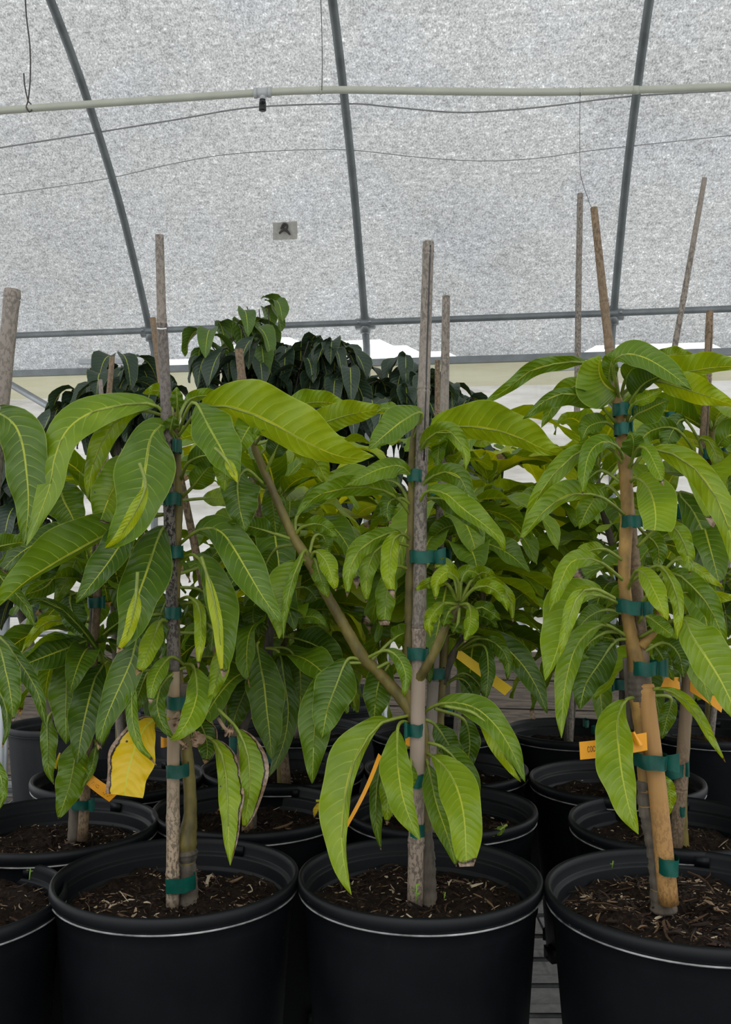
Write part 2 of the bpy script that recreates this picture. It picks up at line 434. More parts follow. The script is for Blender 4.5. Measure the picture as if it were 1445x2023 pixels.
# hoops and purlin
for k, (a, lab) in enumerate(((-1.137 / math.cos(YAW) - .03, 'far'), (0, ''), (1.265, ''))):
    pts = [shell(a, i / 60) for i in range(61)]
    mb = MB(); mb.tube(pts, .019, 12)
    rt = thing('greenhouse_hoop', pts[0], ('grey steel greenhouse hoop slanting down to the leftmost pipe clamp', 'grey steel greenhouse hoop between the other two, beside the knotted patch', 'grey steel greenhouse hoop on the right, behind the tan bamboo stake tip')[k], 'hoop', 'greenhouse hoops')
    mb.build('pipe', M['hoop'], rt)
    c = W0 + AX * a + IN * .0
    mb = MB()
    mb.tube([c - AX * .05, c + AX * .05], .030, 12); mb.tube([c + Vector((0, 0, -.05)), c + Vector((0, 0, .045))], .027, 12)
    mb.tube([c + IN * .02 + AX * .03, c + IN * .055 + AX * .03], .009, 8); mb.tube([c + IN * .02 - AX * .03, c + IN * .055 - AX * .03], .009, 8)
    mb.build('clamp', M['steel'], rt)
mb = MB(); mb.tube([W0 + AX * -4 + IN * .034, W0 + AX * 4 + IN * .034], .017, 12)
tag(mb.build('purlin_pipe', M['hoop'], origin=W0 + AX * -4), 'grey horizontal purlin pipe clamped across all three hoops', 'pipe')
# diagonal wind brace low on the wall
b0 = P(-60, 712, 4.9); b1 = P(270, 905, 4.55)
mb = MB(); mb.tube([b0, b1], .017, 10); tag(mb.build('wind_brace', M['steel'], origin=b0), 'bare steel brace pipe sloping down across the stained curtain', 'brace')
# straps on the roof film
def on_film(px, py, near):
    best = None
    for i in range(60, 241):
        q = SHELL_PTS[i]
        p = shell(0, i / 240)
        d = P(px, py, 1.0) - Vector((0, 0, EYE))
        # distance along the ray where it meets the plane through this row of the arch
        n0 = Vector((-math.sin(YAW), -math.cos(YAW), 0)); num = (p - Vector((0, 0, EYE))).dot(n0); den = d.dot(n0)
        if abs(den) < 1e-6: continue
        k = num / den; h = Vector((0, 0, EYE)) + d * k
        e = abs(h.z - p.z)
        if best is None or e < best[0]: best = (e, h)
    return best[1] + IN * near
for nm, pl, r, lab in (('roof_strap', [(-60, 302), (0, 292), (190, 262), (350, 236), (500, 212), (690, 205), (760, 210), (900, 222), (1010, 217), (1100, 208), (1250, 190), (1500, 176)], .0034, 'dark cord sagging between the hoops just below the sprinkler pipe'),
                       ('roof_strap', [(-60, 392), (0, 385), (200, 355), (330, 326), (450, 305), (600, 296), (700, 297), (830, 311), (950, 318), (1060, 313), (1150, 300), (1290, 284), (1500, 262)], .0018, 'thin faint cord crossing the film above the knotted patch')):
    pts, _ = catmull([on_film(x, y, .0) for x, y in pl], 60)
    mb = MB(); mb.tube(pts, r, 6); tag(mb.build(nm, M['cord'], origin=pts[0]), lab, 'cord')
# patch with a knot
pc = on_film(567, 462, .045)
rt = thing('film_patch', pc, 'small square patch with a grey knotted string on the roof film', 'patch')
mb = MB(); up = (on_film(567, 440, .045) - pc).normalized(); wd = .062
vs = [pc + AX * (i - 4) / 4 * wd + up * (j - 4) / 4 * .05 + IN * (.004 * math.sin(i * 1.7 + j)) for i in range(9) for j in range(9)]
mb.add(vs, [(i * 9 + j, (i + 1) * 9 + j, (i + 1) * 9 + j + 1, i * 9 + j + 1) for i in range(8) for j in range(8)])
mb.build('tape_square', simple('grey_patch_tape', (.60, .58, .53), .6, var=.15, scale=40), rt)
kp = [pc + AX * x * .001 * 2.3 + up * y * .001 * 2.3 + IN * .012 for x, y in ((-8, 4), (-2, 16), (6, 12), (4, 2), (-5, 0), (-12, -8), (-3, -1), (5, -4), (12, -12), (6, -2), (-4, 6), (2, 13))]
pts, _ = catmull(kp, 60); mb = MB(); mb.tube(pts, .0045, 6); mb.build('knot', M['wire'], rt)

# overhead sprinkler pipe
YP = 3.45
pl = [(-700, 310), (-160, 236), (0, 219), (250, 201), (520, 183), (640, 178), (720, 178), (900, 181), (1090, 182), (1250, 178), (1445, 171), (1640, 163), (2300, 150)]
pts, _ = catmull([P(x, y, YP) for x, y in pl], 80)
rt = thing('sprinkler_pipe', P(519, 182, YP), 'cream plastic irrigation pipe hung overhead with a black mist head', 'pipe')
mb = MB(); mb.tube(pts, .0135, 14); mb.build('pipe', M['pvc'], rt)
mb = MB(); q = lambda x, y, d=0: P(x, y, YP + d)
mb.tube([q(503, 184), q(535, 182)], .0175, 14); mb.tube([q(502, 184), q(508, 184)], .0195, 14); mb.tube([q(530, 182), q(536, 182)], .0195, 14); mb.tube([q(519, 184), q(519, 197)], .0115, 12)
mb.build('tee_fitting', M['pvc_grey'], rt)
mb = MB(); mb.tube([q(519, 195), q(519, 203), q(519, 204), q(519, 207)], [.011, .011, .007, .007], 12); mb.tube([q(519, 207), q(519, 210), q(519, 218), q(519, 219)], [.008, .012, .014, .011], 12); mb.tube([q(514, 200), q(513, 214)], .0025, 6); mb.tube([q(524, 200), q(525, 214)], .0025, 6)
mb.build('mist_head', M['black'], rt)
mb = MB(); mb.tube([q(1250, 178), q(1262, 177.6)], .0152, 12); mb.tube([q(1145, 181), q(1150, 181)], .0155, 12); mb.tube([q(632, 178), q(636, 178)], .0155, 12); mb.build('joint_ring', M['pvc'], rt)
for nm, pl, lab in (('hanging_wire', [(48, -40), (52, 30), (59, 90), (60, 150), (56, 196), (52, 212), (60, 222), (64, 208), (56, 200), (49, 170), (47, 145)], 'twisted wire tied round the pipe at its low end'),
                    ('hanging_wire', [(633, -40), (636, 60), (637, 120), (636, 178)], 'straight thin wire holding the pipe near the tee'),
                    ('hanging_wire', [(1147, 183), (1146, 250), (1147, 335), (1152, 362), (1163, 395), (1170, 412)], 'loose wire dangling below the pipe, its end near the tan stake tip')):
    base = YP - .014
    pts, _ = catmull([P(x, y, base + (0.012 if i % 3 == 1 and len(pl) > 6 and i > 3 else 0)) for i, (x, y) in enumerate(pl)], 60)
    mb = MB(); mb.tube(pts, .0028 if lab[0] == 't' else (.0014 if lab[0]=='s' else .0010), 6); tag(mb.build(nm, M['wire'], origin=pts[0]), lab, 'wire', 'wires holding the pipe')

# ================================================================ benches
def bench(name, x0, x1, y0, y1, z, label, wire):
    rt = thing(name, (x0, y0, 0), label, 'bench')
    mb = MB(); r = .016
    cs = [(x0, y0), (x1, y0), (x1, y1), (x0, y1)]
    for i in range(4):
        a, b = cs[i], cs[(i + 1) % 4]; mb.tube([(a[0], a[1], z - .030), (b[0], b[1], z - .030)], r, 10)
    mb.build('frame', M['hoop'], rt)
    mb = MB(); x = x0
    k = 0
    while x <= x1 + 1e-6:
        mb.tube([(x, y0, z - .0055), (x, y1, z - .0055)], .0022, 5, cap=False); x += .15
    y = y0
    while y <= y1 + 1e-6:
        mb.tube([(x0, y, z - .002), (x1, y, z - .002)], .0036, 5, cap=False); y += .09
    mb.build('wire_mesh', wire, rt)
    for x in (x0 + .12, (x0 + x1) / 2 + .22, x1 - .12):
        for y in (y0 + .06, y1 - .06):
            mb = MB(); mb.tube([(x, y, 0), (x, y, z - .03)], .018, 10); mb.build('leg', M['hoop'], rt)
    mb = MB()
    for y in (y0 + (y1 - y0) * .33, y0 + (y1 - y0) * .66): mb.tube([(x0, y, z - .045), (x1, y, z - .045)], .014, 8)
    mb.build('cross_bar', M['hoop'], rt)
    if name == 'wire_bench':
        mb = MB(); mb.tube([(.17, .95, z - .012), (.30, .62, z - .012)], .0042, 6); mb.build('stay_wire', M['wire'], rt)
    return rt
dull = simple('dull_wire', (.075, .077, .078), .5, metal=.3, var=.3)
bench('wire_bench', -1.35, 1.25, .62, 2.72, BENCH, 'long wire mesh bench the potted saplings stand on', simple('mesh_wire', (.14, .145, .145), .5, metal=.3, var=.3))
# pipe rack behind the bench
rt = thing('pipe_rack', (-1.6, 3.3, 0), 'grey pipe rack with braces standing behind the sapling bench', 'rack')
zz = P(60, 1215, 3.3).z
mb = MB(); mb.tube([(-1.9, 3.34, zz), (1.6, 3.26, zz + .03)], .016, 10); mb.tube([(-1.9, 3.34, zz - .07), (1.6, 3.26, zz - .055)], .010, 10); mb.build('rail', M['steel'], rt)
for px in (8, 757, 1110):
    q = P(px, 1215, 3.31); mb = MB(); mb.tube([(q.x, q.y, 0), (q.x, q.y, zz + .01)], .020 if px < 1000 else .014, 10); mb.build('post', M['steel'], rt)
q0 = P(960, 1190, 3.28); q1 = P(1110, 1290, 3.28)
mb = MB(); mb.tube([q0, q1], .013, 8); mb.tube([q0 + Vector((0, 0, -.035)), q1 + Vector((0, 0, -.035))], .010, 8); mb.build('brace', M['steel'], rt)

# ================================================================ pots
def pot_mb(c, R, H, zlift=0.0, ribs=False, soil_drop=.036):
    k = R / .1365; z = c.z
    o = [(R * .80, 0), (R * .815, .004), (R * .94, H - .034), (R * .955, H - .030), (R * .957, H - .016), (R * .985, H - .0135), (R * 1.0, H - .010), (R * 1.003, H - .004), (R * .993, H + .0005), (R * .972, H + .002), (R * .955, H - .001), (R * .946, H - .006), (R * .942, H - .0135), (R * .936, H - .0155), (R * .912, H - .0165), (R * .907, H - .019), (R * .902, H - .030), (R * .898, H - .032), (R * .888, H - .033), (R * .885, H - .036), (R * .875, H - .075), (R * .86, H - .09)]
    mb = MB()
    fl = None
    if ribs:
        fl = lambda a, zz: 1 + (.018 * max(0, math.sin(a * 14)) if .03 < zz < H - .05 else 0)
    mb.lathe(o, 72, 0, c, fl)
    # drain feet
    for i in range(8):
        a = 2 * PI * (i + .3) / 8
        mb.box(c + Vector((math.cos(a) * R * .80, math.sin(a) * R * .80, .009)), (.02, .03, .018), 0, Matrix.Rotation(a, 3, 'Z'))
    # worn lower edge of the lip
    r = R * .984; zz = H - .0150
    mb.tube([c + Vector((r * math.cos(2 * PI * i / 72), r * math.sin(2 * PI * i / 72), zz)) for i in range(73)], .0011, 5, 1, cap=False)
    # moulded notches on the inner rim
    for a in (1.15, 4.0, 5.4):
        mb.box(c + Vector((math.cos(a) * R * .945, math.sin(a) * R * .945, H - .010)), (.007, .017, .012), 0, Matrix.Rotation(a, 3, 'Z'))
    return mb

def soil(root, c, R, H, drop, nchip, seed, coarse=0.0):
    r2 = random.Random(seed)
    zs = H - drop; rr = R * .882
    mb = MB(); rings = 22; seg = 64; ph = [r2.uniform(0, 6) for _ in range(6)]
    def hz(x, y):
        q = math.hypot(x, y) / rr
        return zs + .006 * math.sin(x * 37 + ph[0]) * math.cos(y * 41 + ph[1]) + .004 * math.sin(x * 95 + ph[2]) * math.sin(y * 88 + ph[3]) + .006 * (1 - q * q)
    vs = [c + Vector((0, 0, hz(0, 0)))]
    for i in range(1, rings + 1):
        for k in range(seg):
            a = 2 * PI * k / seg; q = rr * i / rings
            x, y = q * math.cos(a), q * math.sin(a)
            vs.append(c + Vector((x, y, hz(x, y) + r2.uniform(-.0035, .0035))))
    fs = [(0, 1 + k, 1 + (k + 1) % seg) for k in range(seg)]
    for i in range(rings - 1):
        for k in range(seg):
            a = 1 + i * seg + k; b = 1 + i * seg + (k + 1) % seg
            fs.append((a, a + seg, b + seg, b))
    mb.add(vs, fs); mb.build('soil', M['soil'], root)
    mb = MB()
    for _ in range(nchip):
        q = rr * .96 * math.sqrt(r2.random()); a = r2.uniform(0, 2 * PI); x, y = q * math.cos(a), q * math.sin(a)
        l = r2.choice([.002, .0025, .003, .0035, .004, .005, .006, .008, .011, .017]) * r2.uniform(.7, 1.2); wd = l * r2.uniform(.18, .45) if l < .007 else r2.uniform(.0008, .0022); th = wd * r2.uniform(.4, .8)
        if r2.random() < coarse: l = r2.uniform(.014, .034); wd = r2.uniform(.0012, .0042)
        th = wd * r2.uniform(.4, .8)
        R3 = Matrix.Rotation(r2.uniform(0, 2 * PI), 3, 'Z') @ Matrix.Rotation(r2.gauss(0, .3), 3, 'Y') @ Matrix.Rotation(r2.gauss(0, .5), 3, 'X')
        cc = c + Vector((x, y, hz(x, y) + r2.uniform(.0005, .004)))
        vs = []
        for sx, tp in ((-.5, .5), (-.1, 1.0), (.25, .8), (.5, .3)):
            bend = .12 * l * (1 - (2 * sx) ** 2)
            for sy, sz in ((-1, -1), (1, -1), (1, 1), (-1, 1)):
                vs.append(cc + R3 @ Vector((sx * l, sy * wd / 2 * tp * r2.uniform(.7, 1.2) + bend, sz * th / 2 * tp)))
        fs = [(3, 2, 1, 0), (12, 13, 14, 15)]
        for i in range(3):
            for k in range(4): fs.append((i * 4 + k, i * 4 + (k + 1) % 4, i * 4 + 4 + (k + 1) % 4, i * 4 + 4 + k))
        mb.add(vs, fs)
    o = mb.build('bark_chips', M['chips'], root, smooth=False); o['kind'] = 'stuff'
    return hz
RIM = P(828, 1727, 1.09).z
HPOT = RIM - BENCH
def ray_z(px, Y, z):
    d = P(px, CY, 1.0); return Vector((d.x * Y, Y, z))
# ================================================================ plants
def potted(label, px, Y, R, nchip, seed, H=None, group='mango saplings in black pots', name='potted_mango_sapling', cat='potted plant', drop=.036, ribs=False, rot=None):
    H = H or HPOT
    c = ray_z(px, Y, BENCH)
    rt = thing(name, c, label, cat, group)
    rt['Y'] = Y
    pot_mb(c, R, H, ribs=ribs).build('pot', [M['old_pot'] if ribs else M['pot'], M['old_pot'] if ribs else M['pot_edge']], rt)
    soil(rt, c, R, H, drop, nchip, seed, .09 if nchip > 1000 else .02)
    return rt
def stem(rt, name, pts, rad, m, n=10, samples=None, rough=0.0):
    """pts: (px, py) or (px, py, depth offset) at the plant's distance; rad in metres per point."""
    Y = rt['Y']
    w = [P(p[0], p[1], Y + (p[2] if len(p) > 2 else 0)) for p in pts]
    if not hasattr(rad, '__len__'): rad = [rad] * len(pts)
    k = samples or max(12, 8 * len(pts))
    cp, mk = catmull(w, k)
    rr = []
    for i in range(k):
        f = i / (k - 1); j = 0
        while j < len(mk) - 2 and mk[j + 1] < f: j += 1
        u = (f - mk[j]) / max(1e-6, mk[j + 1] - mk[j]); u = min(1, max(0, u))
        rr.append(rad[j] * (1 - u) + rad[j + 1] * u)
    if rough: rr = [r * (1 + rough * math.sin(i * 2.1) * math.sin(i * .83 + 1)) for i, r in enumerate(rr)]
    mb = MB(); mb.tube(cp, rr, n); return mb.build(name, m, rt)
def stake(rt, pts, rad, m, nodes=(), groove=False):
    Y = rt['Y']; w = [P(p[0], p[1], Y + (p[2] if len(p) > 2 else -.012)) for p in pts]
    L = [0]
    for a, b in zip(w, w[1:]): L.append(L[-1] + (b - a).length)
    def at(s):
        for i in range(len(w) - 1):
            if s <= L[i + 1] or i == len(w) - 2: return w[i].lerp(w[i + 1], (s - L[i]) / (L[i + 1] - L[i]))
    tot = L[-1]; k = max(16, int(tot / .02)); ss = [tot * i / k for i in range(k + 1)]
    nd = []
    for ny in nodes:
        for i in range(len(pts) - 1):
            y0, y1 = pts[i][1], pts[i + 1][1]
            if min(y0, y1) <= ny <= max(y0, y1): nd.append(L[i] + (L[i + 1] - L[i]) * (ny - y0) / (y1 - y0)); break
    for s in nd: ss += [s - .007, s - .003, s - .0012, s, s + .0012, s + .003, s + .007]
    ss = sorted(x for x in set(ss) if 0 <= x <= tot)
    r0, r1 = rad if hasattr(rad, '__len__') else (rad, rad)
    rr = []
    for s in ss:
        r = r0 + (r1 - r0) * s / tot
        for q in nd:
            d = abs(s - q)
            if d < .0006: r *= .97
            elif d < .0035: r *= 1.10
            elif d < .0072: r *= 1.03
        rr.append(r)
    mb = MB(); mb.tube([at(s) for s in ss], rr, 14)
    # the hollow cut end
    o = mb.build('bamboo_stake', m, rt)
    if groove:
        mb = MB(); off = [at(s) + Vector((r0 * .30 * (1 + .25 * s / tot), -(r0 + (r1 - r0) * s / tot) * .955, 0)) for s in ss[1:-3] if s < tot * .58]
        mb.tube(off, r0 * .14, 6); mb.build('crack', M['black'], o)
    return o
def tape(rt, cx, cy, w, h, tilt=0, dz=-.012, tab=0, d=.011):
    """A band of green tape wrapped round stem and stake: an oval ring with a free tab."""
    Y = rt['Y']; mpp = Y / F; c = P(cx, cy, Y + dz)
    up = Vector((math.sin(tilt) * .0, 0, 1)); n = 28; a_, b_ = w * mpp / 2, d
    H = h * mpp / 2; vs = []
    for j in range(4):
        z = -H + 2 * H * j / 3
        for k in range(n):
            a = 2 * PI * k / n
            x = a_ * (1 if math.cos(a) > 0 else -1) * abs(math.cos(a)) ** .8; y = b_ * math.sin(a)
            r_ = 1 + .03 * math.sin(a * 3 + j * 1.3)
            vs.append(c + Vector((x * r_, y * r_, z - x * math.tan(tilt) + .0006 * math.sin(a * 5 + cx))))
    fs = [(j * n + k, j * n + (k + 1) % n, (j + 1) * n + (k + 1) % n, (j + 1) * n + k) for j in range(3) for k in range(n)]
    mb = MB(); mb.add(vs, fs)
    if tab:
        s = 1 if tab > 0 else -1; tl = abs(tab) * mpp; vs = []
        for i in range(6):
            for j in range(4):
                q = i / 5
                vs.append(c + Vector((s * (a_ * .9 + tl * q), -b_ * .5 - .004 * math.sin(q * 2.6) - .001, -H + 2 * H * j / 3 + .002 * q * (j - 1) - s * (a_ * .9 + tl * q) * math.tan(tilt))))
        mb.add(vs, [(i * 4 + j, (i + 1) * 4 + j, (i + 1) * 4 + j + 1, i * 4 + j + 1) for i in range(5) for j in range(3)])
    return mb.build('tape', M['tape'], rt)

def blade_w(t, blunt=0.0):
    t = t * (1 - blunt)
    if t < .36: return math.sin(PI / 2 * t / .36) ** .72
    return max(0.0, math.cos(PI / 2 * (t - .36) / .64)) ** .80
def L(rt, pts, wl, wr, m='t', z=-.04, tint=.5, tip=2.0, fold=.22, k=.75, wave=1.0, blunt=0.0, z0=0.0, zc=None, speck=.0, burn=0.0, mt='leaf', kl=None, kr=None, pet=1, name='leaf', curl=0.0, petm='petiole'):
    """One leaf. pts: midrib in the photo from its place on the twig through the blade's base (pts[pet]) to the tip; wl, wr: how far
    (in pixels) the blade reaches to the two sides; z0, z: distance of base and tip from the plant's own; k: how far the blade leans."""
    Y = rt['Y']; mpp = Y / F
    NL, NW = 30, 8
    wl *= 1.06; wr *= 1.06
    p3 = [Vector((p[0], p[1], 0)) for p in pts]
    cp, mk = catmull(p3, 46)
    sb = mk[pet]
    ph = rnd.uniform(0, 6.28); ph2 = rnd.uniform(0, 6.28); fq = rnd.uniform(2.4, 3.8)
    def depth(f): 
        d = z0 + (z - z0) * math.sin(PI / 2 * min(1, f)) if zc is None else z0 * (1 - f) ** 2 + 2 * zc * f * (1 - f) + z * f * f
        return Y + d
    def pos(f):
        i = f * (len(cp) - 1); a = min(len(cp) - 2, int(i)); return cp[a].lerp(cp[a + 1], i - a)
    mb = MB(); uv = []
    sgn = 1 if m == 't' else -1
    wt = (wl + wr) / 2
    vs = []
    for i in range(NL + 1):
        q = i / NL; f = sb + (1 - sb) * q
        c = pos(f); tg = (pos(min(1, f + .02)) - pos(max(0, f - .02)))
        tg = tg.normalized() if tg.length > 1e-6 else Vector((0, 1, 0))
        nl = Vector((tg.y, -tg.x, 0))
        pw = max(blade_w(q, blunt), .02)
        d0 = depth(f)
        for j in range(2 * NW + 1):
            u = (j - NW) / NW
            side = wl if u > 0 else wr
            au = abs(u)
            wv = 1 + wave * .065 * math.sin(2 * PI * fq * q * .8 + (ph if u > 0 else ph2)) * au
            off = nl * ((1 if u > 0 else -1) * side * pw * au * wv)
            kk = (kl if u > 0 else kr)
            if kk is not None: dd = kk * side * pw * au * mpp
            else: dd = -sgn * k * off.y * mpp - sgn * fold * wt * pw * au ** 1.3 * mpp
            dd += curl * wt * pw * au * au * mpp * -sgn
            dd += wave * .0050 * math.sin(2 * PI * fq * q + (ph if u > 0 else ph2)) * au * au * min(1, side / 12)
            dd += wave * .0012 * math.sin(2 * PI * 15 * q - au * 3) * au * (1 - au)
            vs.append(P(c.x + off.x, c.y + off.y, d0 + dd)); uv.append(((u + 1) / 2, q))
    W2 = 2 * NW + 1
    mb.add(vs, [(i * W2 + j, (i + 1) * W2 + j, (i + 1) * W2 + j + 1, i * W2 + j + 1) for i in range(NL) for j in range(W2 - 1)])
    # petiole and raised midrib below the blade
    npt = 10; tp = [P(pos(sb * i / (npt - 1)).x, pos(sb * i / (npt - 1)).y, depth(sb * i / (npt - 1))) for i in range(npt)]
    ext = [P(pos(sb + (1 - sb) * x).x, pos(sb + (1 - sb) * x).y, depth(sb + (1 - sb) * x) - sgn * -.0006) for x in (.05, .15, .3, .5, .7)]
    if sb > .01:
        r = .0019
        b0 = len(mb.v); mb.tube(tp + ext, [r] * npt + [r * .95, r * .75, r * .5, r * .32, r * .15], 7, 1); uv += [(.5, .3)] * (len(mb.v) - b0)
    o = mb.build(name, [M[mt], M[petm]], rt, uv=uv)
    o['tint'] = float(min(1, max(0, tint + rnd.uniform(-.04, .04)))); o['tip'] = float(tip); o['speck'] = float(speck); o['burn'] = float(burn)
    return o

# ---- leaves for the rows behind: built once each in a few shapes, then copied
def proto_leaf(ln, wd, a0, bend, twist, foldA, seed, NL=16, NW=3):
    r = random.Random(seed); ph = r.uniform(0, 6); vs = []; uv = []
    p = Vector((0, 0, 0)); pet = .13; steps = NL + 4; rows = []
    pts = []
    for i in range(steps + 1):
        f = i / steps; a = a0 - bend * (f ** .85)
        pts.append((p.copy(), a)); p = p + Vector((math.cos(a), 0, math.sin(a))) * ln / steps
    W2 = 2 * NW + 1
    i0 = int(pet * steps)
    for i in range(i0, steps + 1):
        q = (i - i0) / (steps - i0); c, a = pts[i]
        T = Vector((math.cos(a), 0, math.sin(a))); N = Vector((-math.sin(a), 0, math.cos(a))); S = Vector((0, 1, 0))
        tw = twist * q; S2 = S * math.cos(tw) + N * math.sin(tw); N2 = N * math.cos(tw) - S * math.sin(tw)
        pw = max(blade_w(q), .02) * wd / 2
        for j in range(W2):
            u = (j - NW) / NW; au = abs(u)
            h = foldA * au ** 1.3 * pw + .006 * math.sin(2 * PI * 2.6 * q + (ph if u > 0 else ph + 2)) * au * au
            vs.append(c + S2 * (u * pw) + N2 * h); uv.append(((u + 1) / 2, q))
    nr = steps - i0 + 1
    mb = MB(); mb.add(vs, [(i * W2 + j, i * W2 + j + 1, (i + 1) * W2 + j + 1, (i + 1) * W2 + j) for i in range(nr - 1) for j in range(W2 - 1)])
    b0 = len(mb.v); mb.tube([pts[i][0] for i in range(0, i0 + 2)], .0018, 5, 1); uv += [(.5, .3)] * (len(mb.v) - b0)
    me = bpy.data.meshes.new('leaf'); me.from_pydata([tuple(v) for v in mb.v], [], mb.f)
    me.materials.append(M['leaf']); me.materials.append(M['petiole'])
    me.polygons.foreach_set('material_index', mb.m); me.polygons.foreach_set('use_smooth', [True] * len(mb.f))
    l = me.uv_layers.new(name='UVMap'); buf = []
    for lp in me.loops: buf += list(uv[lp.vertex_index])
    l.data.foreach_set('uv', buf); me.update(); return me
PROTO = [proto_leaf(.18 + .022 * (i % 4), .052 + .006 * (i % 3), .75 - .12 * (i % 3), 1.35 + .28 * (i % 4), (-.5, .35, .0, .7, -.25)[i % 5], .30, 40 + i) for i in range(10)]
def place_leaf(rt, at, yaw, up=0.0, size=1.0, tint=.45, tip=2.0):
    o = bpy.data.objects.new('leaf', rnd.choice(PROTO)); C.objects.link(o); o.parent = rt
    o.matrix_parent_inverse = Matrix()
    o.location = Vector(at) - rt.location
    o.rotation_euler = (rnd.uniform(-.3, .3), -up, yaw); o.scale = (size, size, size)
    o['tint'] = float(tint); o['tip'] = float(tip); o['speck'] = 0.0; o['burn'] = 0.0
    return o
def whorls(rt, path, levels, n, size=1.0, tint=(.3, .62), seed=1, top=True, arc=None):
    """Leaves in whorls up a stem: path is the stem in the photo, levels fractions along it."""
    r = random.Random(seed); Y = rt['Y']
    w = [P(p[0], p[1], Y + (p[2] if len(p) > 2 else 0)) for p in path]
    cp, _ = catmull(w, 60)
    for lv in levels:
        for i in range(n):
            f = min(1, max(0, lv + r.uniform(-.045, .03)))
            a = 2 * PI * (i + r.uniform(-.3, .3)) / n + lv * 11
            top_ = lv > .93
            place_leaf(rt, cp[int(f * 59)], a, r.uniform(.15, .75) if top_ else r.uniform(-.35, .25), size * r.uniform(.75, 1.15), r.uniform(*tint) + (.12 if top_ else 0), .93 if r.random() < .25 else 2.0)
def label_tag(rt, corners, m, marks=0, dz=(-.02, -.02, -.02, -.02), name='plant_tag', bow=.004, text=None):
    """A plastic label strip: corners in the photo (top left, top right, bottom right, bottom left along its length)."""
    Y = rt['Y']; c = [P(p[0], p[1], Y + d) for p, d in zip(corners, dz)]
    nrm = (c[1] - c[0]).cross(c[3] - c[0]).normalized()
    if nrm.y > 0: nrm = -nrm
    mb = MB(); vs = []; N = 10
    def q(u, v): return c[0].lerp(c[1], u).lerp(c[3].lerp(c[2], u), v) + nrm * bow * math.sin(u * PI)
    for s in (0, 1):
        for i in range(N + 1):
            for j in range(3): vs.append(q(i / N, j / 2) - nrm * (.0006 * s))
    K = (N + 1) * 3; fs = []
    for i in range(N):
        for j in range(2):
            a = i * 3 + j; fs.append((a, a + 3, a + 4, a + 1)); fs.append((K + a + 1, K + a + 4, K + a + 3, K + a))
        fs.append((i * 3, K + i * 3, K + i * 3 + 3, i * 3 + 3)); fs.append((i * 3 + 2, i * 3 + 5, K + i * 3 + 5, K + i * 3 + 2))
    fs.append((0, 1, K + 1, K)); fs.append((1, 2, K + 2, K + 1))
    e = N * 3; fs.append((e, K + e, K + e + 1, e + 1)); fs.append((e + 1, K + e + 1, K + e + 2, e + 2))
    mb.add(vs, fs); o = mb.build(name, m, rt, smooth=False)
    if marks:
        mb = MB(); r = random.Random(marks)
        for (u0, u1, v0, v1) in ((.40, .58, .34, .62), (.74, .92, .42, .72)):
            for i in range(16):
                u = u0 + (u1 - u0) * r.random(); v = v0 + (v1 - v0) * r.random(); du = .012; dv = .05
                a = [q(u, v) + nrm * .0004, q(u + du, v) + nrm * .0004, q(u + du, v + dv) + nrm * .0004, q(u, v + dv) + nrm * .0004]
                mb.add(a, [(0, 1, 2, 3)])
        mb.build('smudged_print', M['ink'], o, smooth=False)
    if text:
        # dot-matrix capitals, five by seven
        FONT = {'C': '01110 10001 10000 10000 10000 10001 01110', 'O': '01110 10001 10001 10001 10001 10001 01110', 'N': '10001 11001 10101 10101 10011 10001 10001',
                'U': '10001 10001 10001 10001 10001 10001 01110', 'T': '11111 00100 00100 00100 00100 00100 00100', 'R': '11110 10001 10001 11110 10100 10010 10001',
                'E': '11111 10000 10000 11110 10000 10000 11111', 'A': '01110 10001 10001 11111 10001 10001 10001', 'M': '10001 11011 10101 10101 10001 10001 10001', ' ': '00000 ' * 6 + '00000'}
        mb = MB(); n = len(text); u0, u1, v0, v1 = .11, .11 + .0385 * n, .30, .62
        cw = (u1 - u0) / n
        for ci, ch in enumerate(text):
            rows = FONT[ch].split()
            for ry, row in enumerate(rows):
                for rx, bit in enumerate(row):
                    if bit == '1':
                        ua = u0 + cw * (ci + rx / 6.0); ub = ua + cw / 6.6; va = v0 + (v1 - v0) * ry / 7; vb = va + (v1 - v0) / 7 * 1.02
                        mb.add([q(a, b) + nrm * .0004 for a, b in ((ua, va), (ub, va), (ub, vb), (ua, vb))], [(0, 1, 2, 3)])
        mb.build('printed_name', M['ink'], o, smooth=False)
    return o
# ================================================================ the front row
A = potted('potted mango sapling with a withered yellow leaf and a black-speckled bamboo stake', 355, 1.09, .1365, 900, 1)
B = potted('potted mango sapling with a long bare side branch and a pale cracked bamboo stake', 828, 1.09, .1365, 900, 2)
Cc = potted('potted mango sapling on a tan bamboo stake with a printed orange tag, wider pot', 1354, 1.033, .152, 1900, 3, drop=.028)
Z = potted('potted mango sapling cut off by the photo edge, touching the pot with the yellow leaf', -106, 1.05, .1315, 700, 4, H=HPOT - .012, drop=.024)

